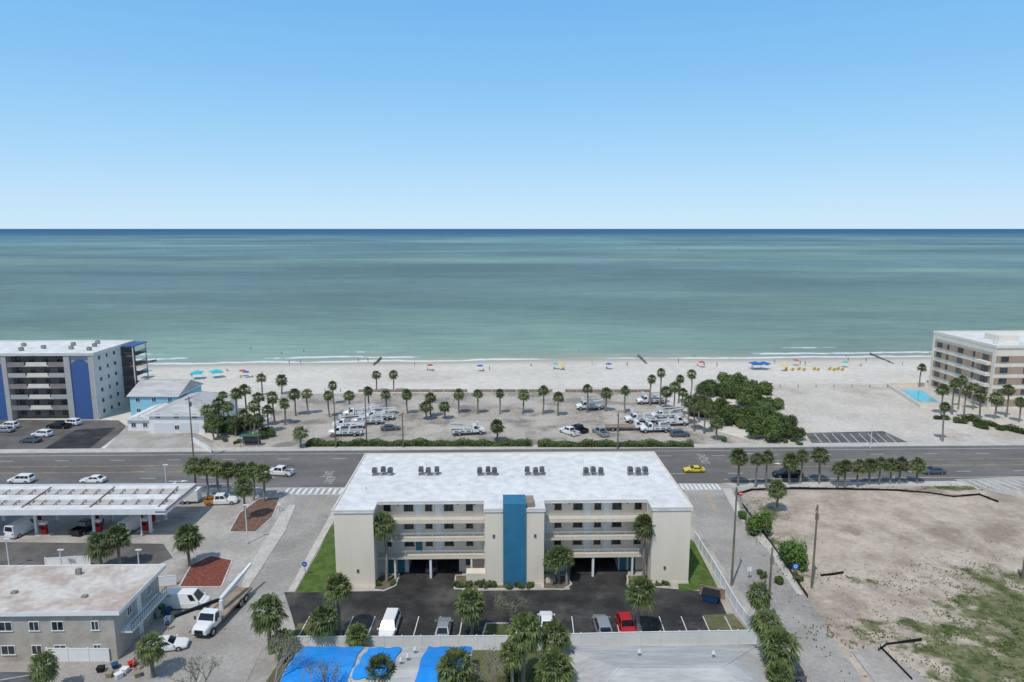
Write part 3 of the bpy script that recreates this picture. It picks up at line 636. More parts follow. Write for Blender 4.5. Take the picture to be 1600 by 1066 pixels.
# ---------------------------------------------------------------- houses
def house(name,label,x0,x1,y0,y1,h,ridge,wall,roof,axis='x',hip=False,rz=0,wins=True,eave=.5):
    cx,cy=(x0+x1)/2,(y0+y1)/2; o=thing(name,label,'house',(cx,cy,0),rz); w,d=(x1-x0)/2,(y1-y0)/2
    wl=MB().box(-w,w,-d,d,0,h)
    W,D=w+eave,d+eave
    if axis=='x':
        k=D*.9 if hip else 0
        pts=[(-W,-D,h),(W,-D,h),(W,D,h),(-W,D,h),(-W+k,0,ridge),(W-k,0,ridge)]; fs=[(0,1,5,4),(2,3,4,5),(1,2,5),(3,0,4)]; caps=[(4,5),(0,4),(3,4),(1,5),(2,5)]
    else:
        k=W*.9 if hip else 0
        pts=[(-W,-D,h),(W,-D,h),(W,D,h),(-W,D,h),(0,-D+k,ridge),(0,D-k,ridge)]; fs=[(0,1,4),(1,2,5,4),(2,3,5),(3,0,4,5)]; caps=[(4,5),(0,4),(1,4),(2,5),(3,5)]
    wl.build('wall',wall,o)
    rr=MB(); rr.add([(p[0],p[1],p[2]+.01) for p in pts],fs+[(3,2,1,0)]); ro=rr.build('roof',roof,o)
    for a,c in (caps if hip else caps[:1]):
        MB().bar(Vector(pts[a])+Vector((0,0,.02)),Vector(pts[c])+Vector((0,0,.02)),.24,.06).build('ridge_cap','shingle',ro)
    for q in ((-W,W,-D-.03,-D),(-W,W,D,D+.03),(-W-.03,-W,-D,D),(W,W+.03,-D,D)): MB().box(*q,h-.18,h).build('fascia','white',ro)
    if wins:
        n=max(2,int(w*2/3.5))
        for i in range(n):
            for z in ([1.5] if h<4.6 else [1.5,4.4]):
                win(o,-w+(i+.5)*2*w/n,-d,z,1.2,1.2,fr='white')
    return o
hs=house('beach_house','light blue beach house with pale grey gabled roof beside the grey condo',-103,-90,179,193,5.6,8.4,'house_blue','shingle','x')
hs=house('beach_house','white house with pale roof and garage beside the palm clump',-89.5,-76,163,184,4.6,7.0,'white','shingle','y',hip=True)
MB().box(-5.6,-.8,-10.56,-10.5,.0,2.6).build('garage_door','metal_white',hs)
MB().box(.8,5.2,-10.56,-10.5,0,2.6).build('garage_door','metal_white',hs)
hs=house('beach_house','small flat white annex between the blue beach house and the palms',-96,-90.2,165,177.5,3.0,3.9,'white','roof_white','y')
def condo():
    x1=-109.6;y0=175;d=21; o=thing('condo_block','grey six-storey condo with navy arched panels and white roof','building',(x1,y0,0),R(1.4))
    MB().box(-60,0,2.2,d,0,17.3).build('wall','condo_dark',o)
    for x0,xe in ((-7.4,-5.9),(-1.1,-.003),(-23.4,-22.2)): MB().box(x0,xe,0,2.197,0,17.3).build('front_wall','condo_grey',o)
    MB().box(.0,.12,0.0,d,0,17.3).build('side_wall','condo_light',o)
    b=MB(); b.box(-60,.5,-.2,d+.2,17.303,17.6); ro=b.build('roof','roof_white',o)
    for q in ((-60,.53,-.25,-.0),(.3,.53,.003,d),(-60,.3,d,d+.22)): MB().box(*q,17.603,18.0).build('parapet','condo_light',ro)
    for (ax,aw) in ((-5.89,4.77),(-29.4,5.98)):
        pts=[]
        for k in range(13):
            t=math.pi*k/12; pts.append((ax+aw/2+math.cos(t)*aw/2,13.8+math.sin(t)*2.4))
        pts+=[(ax,0),(ax+aw,0)]
        n=len(pts); m=MB(); m.add([(p[0],.25,p[1]) for p in pts]+[(p[0],2.19,p[1]) for p in pts],[tuple(range(n))[::-1]]+[(i,(i+1)%n,n+(i+1)%n,n+i) for i in range(n)])
        m.build('arched_panel','navy',o)
        MB().box(ax-.0,ax+aw,.5,2.19,0.0,17.3).build('arch_surround','condo_grey',o)
    for f in range(6):
        z=.1+f*2.9
        MB().box(-22.1,-7.43,.2,2.19,z+2.62,z+2.9).build('floor_slab','condo_light' ,o)
        if f:
            for k,(a,c) in enumerate(((-22.1,-17.6),(-17.2,-11.9),(-11.6,-7.45))):
                MB().box(a,c,.12,.19,z-.1,z+.95).build('balcony_panel','hotel_white' if (k==1) else 'condo_brown' if f%2 else 'condo_grey',o)
        for k in range(4): win(o,-20.5+k*3.6,2.2,z+1.4,1.4,1.4)
        for k in range(3): win(o,3+k*3.6,.12,z+1.6,.7 if k%2 else .9,.9,face='x+')
        if f:
            MB().box(.125,3.6,13.5,21,z-.15,z+.05).build('balcony','condo_dark',o)
            MB().box(.125,.2,13.6,20.9,z+.05,z+2.5).build('balcony_door','frame_dark',o)
            b=MB(); b.box(3.5,3.6,13.5,21,z+.95,z+1.05); b.box(.125,3.5,13.5,13.6,z+.95,z+1.05)
            for k in range(30): b.box(3.52,3.57,13.5+k*.25,13.55+k*.25,z+.05,z+.95)
            for k in range(13): b.box(.3+k*.25,.35+k*.25,13.52,13.57,z+.05,z+.95)
            b.build('balcony_rail','frame_dark',o)
    MB().box(.125,3.8,13.3,21.2,17.2,17.5).build('balcony_roof','navy',o)
    for q in ((3.45,13.6),(3.45,20.8)): MB().box(q[0]-.12,q[0]+.12,q[1]-.12,q[1]+.12,0,17.2).build('balcony_post','condo_light',o)
    for i,(x,y) in enumerate(sorted([(-4,6),(-6,12),(-10,8),(-13,14),(-18,9),(-22,6),(-26,13),(-8,17)])):
        p=o.matrix_basis@Vector((x,y,17.62)); u=thing('roof_condenser',f"{ORD[i+1]} small condenser from the left on the white roof of the grey condo",'air conditioner',p,R(1.4),'condensers on the condo roof')
        MB().box(-.5,.5,-.4,.4,.12,.9).build('casing','ac_grey',u); MB().tube((0,0,.9),(0,0,.95),.3,.3,10).build('fan','black',u); MB().box(-.55,.55,-.1,.1,0,.118).build('foot','metal',u)
condo()
def hotel():
    o=thing('striped_hotel','five-storey hotel with tan and cream horizontal bands at the right edge','building',(134,186,0),R(1.4))
    MB().box(0,44,0,27,0,17.2).build('wall','hotel_white',o)
    for f in range(5):
        z=f*3.1+.05
        MB().box(-.16,44,-.16,-.003,z+.85,z+2.65).build('tan_band','tan',o)
        MB().box(-.16,-.003,-.003,27.0,z+.85,z+2.65).build('tan_band','tan',o)
        MB().box(-.003,44,27.003,27.1,z+.85,z+2.65).build('tan_band','tan',o)
    b=MB(); b.box(-.3,44.2,-.3,27.3,17.3,17.5); rf=b.build('roof','roof_white',o)
    for q in ((-.3,44,-.3,-.05),(-.3,-.05,-.047,27.3),(-.047,44,27.05,27.3)): MB().box(*q,17.502,18.1).build('parapet','hotel_white',rf)
    MB().box(-.22,-.0,-.22,27,15.9,17.29).build('cornice','hotel_white',o)
    for y in (-.22,26.0): MB().box(-.26,-.0,y,y+1.1,0,15.89).build('pilaster','hotel_white',o)
    for f in range(5):
        z=f*3.1+1.8
        for y,w_ in ((3.4,2.6),(8.2,.9),(14.0,2.4),(19.6,.9),(23.6,2.4)): win(o,y,-.16,z,w_,1.5,face='x-')
        for x,w_ in ((2.6,2.2),(9.5,2.6),(17,2.2)): win(o,x,-.16,z,w_,1.5)
        if f: MB().box(-1.5,-.17,1.0,5.8,f*3.1-.1,f*3.1+.8).build('balcony','hotel_white',o)
    MB().box(8,14,10,16,17.502,19.2).build('penthouse','hotel_white',rf)
    MB().tube((4,6,17.5),(4,6,18.6),.5,.5).build('roof_vent','metal_white',rf); MB().tube((10,4,17.5),(10,4,18.4),.4,.4).build('roof_vent','metal_white',rf)
hotel()
slab('patio',[(1392,606),(1475,606),(1500,636),(1440,636)],.25,'pavement')
q=[P(1410,610,.3),P(1440,610,.3),P(1466,628,.3),P(1434,627,.3)]
b=MB(); b.add([tuple(p) for p in q],[(0,3,2,1)] ); o=struct(b.build('pool_water','pool'))
wl=thing('patio_wall','low white wall around the turquoise pool patio','wall')
for a,c in (((1385,604),(1438,638)),((1438,638),(1502,640)),((1385,604),(1470,604))):
    b=MB(); p0,p1=P(*a),P(*c); b.bar((p0.x,p0.y,.6),(p1.x,p1.y,.6),.25,1.2); b.build('wall_section','hotel_white',wl)
# ---------------------------------------------------------------- petrol station
gs=thing('station_canopy','long white petrol station canopy with brown open roof framing','canopy',(-55.8,104,0),R(.8))
b=MB(); b.box(-60,0,0.06,10.94,4.6,4.72); b.build('ceiling','white',gs)
b=MB(); b.box(-60,0,-.1,.05,4.55,5.5); b.box(-60,0,10.95,11.1,4.55,5.5); b.box(.003,.1,-.1,11.1,4.55,5.5); fa=b.build('fascia','white',gs)
b=MB(); b.box(-1.6,.13,-.13,-.103,4.9,5.1); b.build('blue_stripe','navy',fa)
b=MB(); b.box(.103,.125,-.1,11,5.1,5.3); b.build('red_stripe','red',fa)
b=MB(); b.box(-60,-.06,.06,10.94,4.9,4.98); b.build('roof_deck','deck_grey',gs)
for k,(ya,yb) in enumerate(((.3,2.0),(4.4,6.5),(9.1,10.7))): MB().box(-60,-.3,ya,yb,4.99,5.35).build('roof_panel','roof_white',gs)
for k in range(26):
    x=-1.6-k*2.2; b=MB(); b.bar((x,2.05,5.3),(x-.5,4.35,5.3),.14,.14); b.build('joist','rust',gs); b=MB(); b.bar((x-.5,6.55,5.3),(x-1.0,9.05,5.3),.14,.14); b.build('joist','rust',gs)
    if k%5==0: MB().bar((x,1.0,5.47),(x-.9,9.8,5.47),.16,.14).build('cross_beam','rust',gs)
for y in (3.1,7.8): MB().box(-60,-.4,y,y+.12,5.0,5.2).build('purlin','metal_white',gs)
for x in (-4.2,-13.5,-23,-32): 
    for y in (3,8): MB().box(x-.2,x+.2,y-.2,y+.2,0,4.6).build('column','white',gs)
def pump(label,x,y):
    o=thing('fuel_pump',label,'fuel pump',(x,y,0),0,'fuel pumps under the canopy')
    MB().box(-1.3,1.3,-.55,.55,0,.18).build('island','kerb',o)
    MB().box(-.45,.45,-.28,.28,.18,1.9).build('cabinet','red',o); MB().box(-.35,.35,-.3,-.283,1.1,1.6).build('screen','black',o); MB().box(-.55,.55,-.34,.34,1.9,2.25).build('pump_cap','white',o)
    b=MB(); b.tube((.5,0,1.8),(.62,0,.6),.03); b.tube((.62,0,.6),(.5,0,1.2),.03); b.build('hose','black',o)
for i,(px,py) in enumerate(((70,836),(155,832),(228,830),(60,820),(150,818),(238,816))):
    p=P(px,py); pump(f"{['near red pump under the canopy, leftmost','near red pump in the middle bay','near red pump in the right bay','far red pump in the left bay','far red pump in the middle bay','far red pump in the right bay'][i]}",p.x,p.y)
# ---------------------------------------------------------------- flat-roofed two-storey
fb=thing('flat_roofed_building','two-storey grey building with weathered beige and pinkish flat roof','building',(-46.2,72.9,0),R(1.0))
MB().box(-34,0,0,10.4,0,6.1).build('wall','stucco_grey',fb)
b=MB(); b.box(-34.3,.9,-.4,10.8,6.103,6.4); ro=b.build('roof','roof_weathered',fb)
for q in ((-34.3,.93,-.45,-.4),(.9,.95,-.397,10.8),(-34.3,.9,10.8,10.86)): MB().box(*q,6.0,6.5).build('fascia','white',ro)
for x,w in ((-2.2,.9),(-6.5,1.4),(-9.2,1.2),(-12.5,1.6),(-17,1.6),(-21,1.4),(-26,1.6),(-30,1.4)):
    win(fb,x,0,4.5,w,1.2,fr='white'); win(fb,x,0,1.5,w,1.2,fr='white')
for y in (3.2,7.8): win(fb,y,0,4.5,1.0,1.1,face='x+',fr='white')
door(fb,5.4,0,.05,face='x+'); door(fb,5.4,0,3.1,face='x+')
MB().box(.003,1.4,1,9.6,2.9,3.08).build('balcony','white',fb)
b=MB(); b.box(1.34,1.4,1,9.6,4.0,4.06)
for k in range(18): b.box(1.35,1.39,1+k*.5,1.05+k*.5,3.08,4.0)
b.build('balcony_rail','frame_dark',fb)
b=MB()
for k in range(12): b.box(.1,1.3,9.62+k*.28,9.9+k*.28,2.75-k*.24,2.9-k*.24)
b.build('stair','stucco_grey',fb)
for (x,y,h_) in ((-9,8.5,1.3),(-20,5,.6),(-14,4,.5),(-5,3,.4),(-27,7,.5)): MB().box(x-.3,x+.3,y-.25,y+.25,6.403,6.4+h_*.6).build('roof_vent','ac_grey',ro)
house('dark_roof_house','low house with dark grey hipped roof in the bottom left corner',-70,-50.5,58,66.5,2.7,4.6,'stucco_grey','shingle_dark','x',hip=True)
TY0,TY1,TH,TRG=60.5,71.2,2.5,3.9
th=house('tarped_house','low grey-roofed house partly covered by blue tarpaulins',-23.6,-5.0,TY0,TY1,TH,TRG,'stucco_grey','shingle','x',hip=False)
gh=house('grey_roofed_house','low house with pale grey hipped roof behind the white fence',5.8,27.6,59,71.4,2.6,4.6,'cream_trim','shingle','x',hip=True)
TYC=(TY0+TY1)/2; THD=(TY1-TY0)/2+.5
def roofz(y): return TRG-abs(y-TYC)/THD*(TRG-TH)
def tarp(label,x0,x1,seed,y0=61.0,yb=71.6,skew=0):
    N,Mq=34,26; b=MB()
    for j in range(Mq+1):
        for i in range(N+1):
            x=x0+(x1-x0)*i/N+skew*j/Mq+(.12*math.sin(j*.5+seed) if i in (0,N) else 0); y=y0+(yb-y0)*j/Mq+(.12*math.sin(i*.4+seed) if j in (0,Mq) else 0)
            y=min(y,71.68)
            wr=.05*abs(math.sin(x*1.4+y*.5+seed))+.03*abs(math.sin(y*2.3-x*.6))
            b.v.append((x,y,roofz(y)+.09+wr))
    for j in range(Mq):
        for i in range(N): a=j*(N+1)+i; b.f.append((a,a+1,a+N+2,a+N+1))
    o=b.build('tarpaulin','tarp_blue',smooth=False); tag(o,label,'tarpaulin',group='blue tarpaulins on the roof')
tarp('wide wrinkled blue tarpaulin on the left side of the tarped roof',-23.9,-17.0,1,skew=-.1); tarp('bright blue tarpaulin at the right end of the tarped roof',-10.2,-5.2,2,skew=.5); tarp('blue tarpaulin strip near the middle of the tarped roof',-16.7,-12.9,3,y0=64.5,yb=71.4,skew=.3)
for i,(x,y) in enumerate(((-11.4,68),(-12.0,67),(14,68.5),(22,68),(-10.9,70))):
    z=roofz(y) if x<0 else 4.6-abs(y-65.2)/6.7*2.0
    o=thing('roof_vent',f"{['white round vent between the two tarps','second white vent between the tarps','left vent on the pale grey hipped roof','right vent on the pale grey hipped roof','small vent at the eave between the tarps'][i]}",'vent',(x,y,z-.05)); MB().tube((0,0,0),(0,0,.5),.12,.12).build('pipe','metal',o); MB().tube((0,0,.5),(0,0,.8),.24,.12,10).build('vent_cap','metal_white',o)
# ---------------------------------------------------------------- fences
def fence(pts,label,h=1.75,m='white_vinyl'):
    o=thing('vinyl_fence',label,'fence')
    for i in range(len(pts)-1):
        a,c=P(*pts[i]),P(*pts[i+1]); L=(c-a).length; n=max(1,round(L/2.4))
        for k in range(n):
            p=a.lerp(c,k/n);q=a.lerp(c,(k+1)/n); b=MB(); b.bar((p.x,p.y,h/2+.05),(q.x,q.y,h/2+.05),.05,h-.25); b.bar((p.x,p.y,h-.02),(q.x,q.y,h-.02),.1,.09); b.bar((p.x,p.y,.1),(q.x,q.y,.1),.1,.1)
            b.build('fence_panel',m,o); b=MB(); b.box(p.x-.07,p.x+.07,p.y-.07,p.y+.07,0,h+.12); b.build('post',m,o)
    return o
fence([(452,1017),(600,1017),(745,1016),(800,1016)],'long white vinyl fence between the car park and the tarped house',1.9)
fence([(845,1014),(1000,1010),(1182,1007)],'white vinyl fence between the car park and the grey-roofed house',1.9)
fence([(1184,1004),(1150,956),(1118,900),(1085,846)],'white vinyl fence along the right side street',1.7)
fence([(240,918),(276,914)],'short white fence beside the red mulch bed',1.5); fence([(75,1034),(172,1034)],'white fence in front of the flat-roofed building',1.7)
fence([(72,888),(142,884)],'white fence behind the flat-roofed building',1.6)
bw=thing('beach_wall','low brown timber wall between the car park and the beach','wall')
for i in range(24):
    if i in (9,16): continue
    p,q=P(560+i*19,613),P(560+(i+.96)*19,613); b=MB(); b.bar((p.x,p.y,.45),(q.x,q.y,.45),.3,.9); b.build('wall_section','wood_pale',bw)
def silt(pts,label):
    b=MB(); q=[P(*p) for p in pts]
    for i in range(len(q)-1):
        L=(q[i+1]-q[i]).length; n=max(1,int(L/1.5))
        for k in range(n):
            a=q[i].lerp(q[i+1],k/n); c=q[i].lerp(q[i+1],(k+1)/n); s=rnd.uniform(-.15,.08)
            b.bar((a.x,a.y,.25),(c.x,c.y,.25),.04,.5+s); b.bar((a.x,a.y,0),(a.x,a.y,.75),.05)
    tag(b.build('silt_fence','silt'),label,'fence')
silt([(1150,775),(1175,767),(1235,765),(1320,766),(1400,768),(1450,772),(1490,778),(1530,775),(1560,786)],'black silt fence along the road edge of the vacant lot')
silt([(1372,1020),(1385,1010),(1440,1003)],'short black silt fence by the bottom of the vacant lot'); silt([(1282,902),(1300,900),(1318,897)],'short sagging black silt fence beside the round green tree')
silt([(1375,1015),(1400,1040),(1425,1066)],'black silt fence running down beside the concrete path')
silt([(1160,790),(1190,830),(1225,880),(1262,935)],'black silt fence along the side street edge of the vacant lot')
fence([(330,708),(300,690)],'short white fence at the garage driveway',1.2)
# ---------------------------------------------------------------- poles, signs, lamps
def upole(px,pb,pt,label,arms=1,tr=False):
    p=P(px,pb); h=hgt(pb,pt); o=thing('utility_pole',label,'utility pole',p,rnd.uniform(-.2,.2)+1.2,None)
    MB().tube((0,0,0),(0,0,h),.17,.11,9).build('pole','wood',o)
    for k in range(arms):
        b=MB(); b.box(-1.1,1.1,.1,.2,h-.5-k*.9,h-.38-k*.9)
        for x in (-1,-.4,.4,1): b.tube((x,.15,h-.38-k*.9),(x,.15,h-.2-k*.9),.05,.04,6)
        b.build('crossarm','wood',o)
    if tr: MB().tube((.35,0,h-2.2),(.35,0,h-1.3),.25,.25,10).build('transformer','ac_grey',o)
    return Vector((p.x,p.y,h-.3))
U=[upole(303,722,620,'tall wooden utility pole beside the white house driveway',1,True),upole(630,700,645,'wooden utility pole behind the main road left of centre',1),upole(965,702,646,'wooden utility pole behind the main road near the parked trucks',1),
upole(573,692,612,'thin wooden pole among the parked trucks',0),upole(1143,915,762,'tall wooden utility pole beside the right fence',1,False),upole(1198,992,856,'dark wooden pole nearest the bottom of the right street',0,True),upole(1190,1000,905,'short wooden pole beside the dark pole on the right street',0),
upole(1268,920,790,'wooden utility pole right of the round green tree',1,True),upole(1597,905,850,'wooden pole at the right edge of the vacant lot',0),upole(525,700,620,'thin wooden pole behind the road near the bus stop palms',0)]
def wire(a,c,label,sag=1.0):
    b=MB(); pr=None
    for k in range(13):
        t=k/12; p=a.lerp(c,t)-Vector((0,0,sag*4*t*(1-t)))
        if pr is not None: b.tube(pr,p,.014,.014,4)
        pr=p
    tag(b.build('overhead_wire','black'),label,'wire')
wire(U[0],Vector((-330,150,18)),'overhead wire running left from the driveway pole'); wire(U[0],U[1],'overhead wire between the driveway pole and the centre pole',1.5); wire(U[1],U[2],'overhead wire between the two poles behind the road',1.5); wire(U[4],U[7],'overhead wire crossing the right side street'); wire(U[5],U[4],'overhead wire along the right side street')
def lamp(px,pb,pt,label,m='metal_white'):
    p=P(px,pb); h=hgt(pb,pt); o=thing('street_lamp',label,'street lamp',p,0,None); MB().tube((0,0,0),(0,0,h),.11,.07).build('pole',m,o); MB().box(-.3,.6,-.15,.15,h,h+.14).build('lamp_head',m,o); MB().tube((0,0,0),(0,0,.4),.2,.2).build('base','kerb',o)
for px,pb,pt,l in ((15,888,843,'white lamp post at the left edge of the station forecourt'),(97,892,860,'white lamp post behind the white fence'),(218,892,860,'white lamp post beside the pair of station palms'),(262,782,727,'tall thin lamp post behind the station canopy'),(222,838,800,'white lamp post at the right end of the canopy'),(600,764,712,'lamp post rising behind the left part of the white roof'),(1360,700,664,'thin lamp post beside the striped asphalt on the sand lot'),(387,850,790,'thin lamp post beside the station corner palms'),(705,760,712,'thin lamp post behind the white roof near its middle')): lamp(px,pb,pt,l)
def sign(px,pb,pt,label,kind):
    p=P(px,pb); h=hgt(pb,pt); o=thing('road_sign',label,'sign',p,0); MB().tube((0,0,0),(0,0,h-.1),.04,.04,6).build('post','metal',o)
    if kind=='noentry':
        MB().tube((0,-.06,h-.4),(0,-.03,h-.4),.42,.42,24).build('sign_plate','red',o); MB().box(-.3,.3,-.07,-.062,h-.47,h-.33).build('white_bar','white',o)
    elif kind=='sq':
        MB().box(-.42,.42,-.07,-.045,h-.9,h-.05).build('sign_plate','sign_blue',o); MB().tube((0,-.08,h-.47),(0,-.072,h-.47),.25,.25,18).build('emblem','white',o); MB().tube((0,-.09,h-.47),(0,-.082,h-.47),.14,.14,18).build('emblem_centre','sign_blue',o)
    elif kind=='blue':
        MB().tube((0,-.06,h-.35),(0,-.03,h-.35),.4,.4,20).build('sign_plate','sign_blue',o)
        MB().box(-.2,.2,-.068,-.061,h-.39,h-.31).build('emblem','white',o)
    else: MB().box(-.3,.3,-.06,-.04,h-.75,h-.05).build('sign_plate','white',o)
sign(1156,800,768,'round red no entry sign with white bar at the corner','noentry'); sign(1241,912,880,'square blue sign with white ring beside the round green tree','sq'); sign(477,900,878,'round blue sign on the lawn beside the left side street','blue')
sign(1170,905,885,'small white sign beside the right street','w'); sign(437,800,784,'small white sign at the station corner','w'); sign(1395,756,742,'small white sign among the roadside palms','w')
p=P(392,697); o=thing('bus_shelter','small bus shelter with green roof beside the far pavement','bus shelter',p,A)
MB().box(-2.2,2.2,-.9,.9,2.5,2.65).build('roof','bin_green',o); MB().box(-2.1,2.1,.75,.8,.3,2.3).build('back_panel','glass',o)
for x in (-2.05,2.05):
    for y in (-.8,.8): MB().box(x-.05,x+.05,y-.05,y+.05,0,2.5).build('post','metal',o)
MB().box(-1.5,1.5,.2,.6,.4,.48).build('bench','wood_pale',o)
p=P(1110,940); o=thing('dumpster','dark blue dumpster with black lid beside the right fence','dumpster',p,R(-25))
b=MB(); b.loft([[(-.9,-.6,.15),(.9,-.6,.15),(.9,.6,.15),(-.9,.6,.15)],[(-1.1,-.85,1.2),(1.1,-.85,1.2),(1.1,.8,1.35),(-1.1,.8,1.35)]]); b.build('container','blue_bin',o); b=MB(); b.add([(-1.13,-.9,1.22),(1.13,-.9,1.22),(1.13,.85,1.38),(-1.13,.85,1.38),(-1.13,-.9,1.28),(1.13,-.9,1.28),(1.13,.85,1.45),(-1.13,.85,1.45)],[(0,3,2,1),(4,5,6,7),(0,1,5,4),(1,2,6,5),(2,3,7,6),(3,0,4,7)]); b.build('lid','black',o)
for x in (-.7,.7): MB().tube((x,-.5,.08),(x,.5,.08),.08).build('castor','tyre',o)
b=MB(); b.box(-1.7,1.7,1.2,1.3,0,1.5); b.build('screen_wall','rust',o)
bb=[(252,958,'bin_green','green wheeled bin'),(262,962,'blue_bin','dark blue wheeled bin'),(246,966,'ac_grey','grey wheeled bin'),(180,1045,'blue_bin','blue crate'),(207,1042,'red','red crate'),(195,1052,'white','white crate'),(158,1050,'black','black crate'),(172,1058,'wood_pale','tan cardboard box'),(270,950,'wood_pale','wooden crate'),(225,1040,'ac_grey','grey crate'),(186,1060,'white','large white box'),(215,1058,'wood_pale','small brown box'),(262,972,'white','pale crate')]
for px,py,m,l in bb:
    o=thing('wheeled_bin' if 'bin' in l else 'crate',f"{l} among the clutter in the yard by the flat-roofed building",'bin' if 'bin' in l else 'crate',P(px,py),rnd.uniform(0,3)); s=1.0 if 'bin' in l else .6
    MB().loft([[(-.26,-.3,.06),(.26,-.3,.06),(.26,.3,.06),(-.26,.3,.06)],[(-.33,-.38,s),(.33,-.38,s),(.33,.38,s),(-.33,.38,s)]]).build('container',m,o); MB().box(-.36,.36,-.41,.41,s+.003,s+.07).build('lid',m,o)
    for x in (-.25,.25): MB().tube((x-.04,.3,.1),(x+.04,.3,.1),.1).build('wheel','tyre',o) if 'bin' in l else None
# ---------------------------------------------------------------- vehicles
SPEC=dict(sedan=(4.8,1.84,1.45,.95,.88,.98,.95,.2,-1.15,-1.9),hatch=(4.6,1.9,1.6,1.0,.95,1.0,1.0,.3,-1.5,-2.1),suv=(4.8,1.95,1.75,1.05,1.0,1.05,1.1,.45,-1.95,-2.28),cargo=(5.7,2.05,2.3,1.2,1.15,1.2,2.0,1.2,-2.72,-2.8),minivan=(5.1,2.0,1.85,1.05,.98,1.05,1.6,.75,-2.15,-2.45),pickup=(5.8,2.0,1.9,1.15,1.12,1.12,1.15,.5,-1.0,-1.2),sports=(4.4,1.85,1.22,.82,.76,.86,.75,0,-1.0,-1.85))
def wheel(root,x,y,r,w=.24):
    t=MB().tube((x,y-w/2,r),(x,y+w/2,r),r,r,16).build('wheel','tyre',root); s=1 if y>0 else -1
    MB().tube((x,y+s*(w/2+.002),r),(x,y+s*(w/2+.02),r),r*.6,r*.5,12).build('rim','rim',t)
def lerp(a,c,t): return Vector(a)+(Vector(c)-Vector(a))*t
def panel(b,fc,u0,u1,v0,v1,off=.015):
    A_,B_,C_,D_=[Vector(q) for q in fc]; n=(B_-A_).cross(D_-A_).normalized()*off
    f=lambda u,v:lerp(lerp(A_,B_,u),lerp(D_,C_,u),v)+n
    b.add([f(u0,v0),f(u1,v0),f(u1,v1),f(u0,v1)],[(0,1,2,3)])
def car(kind,paint,label,px=None,py=None,rot=0,group=None,cat='car',name='parked_car',loc=None,rack=False,bedm=None):
    L,W,Hh,belt,hood,trunk,fb_,ft,rt,rb_=SPEC[kind]; p=loc or P(px,py)
    o=thing(name,label,cat,p,R(rot),group); w=W/2; b=MB(); rear=-L/2; fr=L/2
    def ring(x,ww,zb,zt): return [(x,-ww*.9,zb),(x,ww*.9,zb),(x,ww,zb+.16),(x,ww,zt-.22),(x,ww*.93,zt-.05),(x,ww*.8,zt),(x,-ww*.8,zt),(x,-ww*.93,zt-.05),(x,-ww,zt-.22),(x,-ww,zb+.16)]
    st=[(rear,w*.8,.42,trunk-.22),(rear+.08,w*.92,.32,trunk-.05),(rear+.4,w*.98,.24,trunk),(rb_+.1,w,.22,belt+.01)] if kind!='pickup' else [(rb_-.05,w,.3,belt),(rb_+.1,w,.25,belt+.01)]
    st+=[(0,w,.22,belt),(fb_,w,.22,belt),(fb_+.25,w*.99,.22,hood+.03),(fr-.55,w*.96,.24,hood-.06),(fr-.12,w*.86,.3,hood-.18),(fr,w*.72,.4,hood-.34)]
    st=[q for i,q in enumerate(st) if i==0 or q[0]>st[i-1][0]+.01]
    b.loft([ring(*q) for q in st]); b.build('body',paint,o)
    wb,wt=w*.95,w*.74; z0,z1=belt-.04,Hh-.05
    c=MB(); c.loft([[(rb_,-wb,z0),(fb_,-wb,z0),(fb_,wb,z0),(rb_,wb,z0)],[(rt,-wt,z1),(ft,-wt,z1),(ft,wt,z1),(rt,wt,z1)],[(rt+.15,-wt*.86,Hh),(ft-.15,-wt*.86,Hh),(ft-.15,wt*.86,Hh),(rt+.15,wt*.86,Hh)]]); c.build('cabin',paint,o)
    g=MB(); panel(g,[(fb_,-wb,z0),(fb_,wb,z0),(ft,wt,z1),(ft,-wt,z1)],.04,.96,.1,.95); g.build('windshield','glass_car',o)
    g=MB(); panel(g,[(rb_,wb,z0),(rb_,-wb,z0),(rt,-wt,z1),(rt,wt,z1)],.1,.9,.25 if kind in('cargo','suv','minivan') else .1,.92); g.build('rear_window','glass_car',o)
    rng=[(.06,.3),(.33,.6),(.63,.93)] if kind in('suv','minivan') else [(.78,.93)] if kind=='cargo' else [(.1,.48),(.52,.92)]
    for s in (-1,1):
        g=MB(); fc=[(rb_,s*wb,z0),(fb_,s*wb,z0),(ft,s*wt,z1),(rt,s*wt,z1)]
        for (u0,u1) in rng: panel(g,fc,u0,u1,.16,.88,.015 if s<0 else -.015)
        g.build('side_window','glass_car',o)
        MB().box(fr-.25,fr-.06,s*w*.62-.16,s*w*.62+.16,hood-.36,hood-.22).build('headlight','light_head',o)
        MB().box(rear-.02,rear+.1,s*w*.72-.12,s*w*.72+.12,trunk-.3,trunk-.12).build('taillight','light_tail',o)
        MB().box(fb_-.15,fb_+.02,s*(w+.12)-.1,s*(w+.12)+.1,belt,belt+.16).build('mirror',paint,o)
        r_=.36 if kind in('suv','pickup','cargo') else .33
        for x in (fr-.95,rear+.95): wheel(o,x,s*(w-.1),r_)
    b=MB(); b.box(fr-.1,fr+.02,-w*.5,w*.5,.38,.52); b.build('grille','black',o)
    if kind=='pickup':
        b=MB(); b.box(rear+.02,rb_-.07,-w*.97,w*.97,.35,.75); b.box(rear+.02,rb_-.07,-w*.97,-w*.84,.75,belt); b.box(rear+.02,rb_-.07,w*.84,w*.97,.75,belt); b.box(rear+.02,rear+.12,-w*.84,w*.84,.75,belt); b.build('truck_bed',bedm or paint,o)
        MB().box(rear+.12,rb_-.07,-w*.84,w*.84,.752,.77).build('bed_liner','black',o)
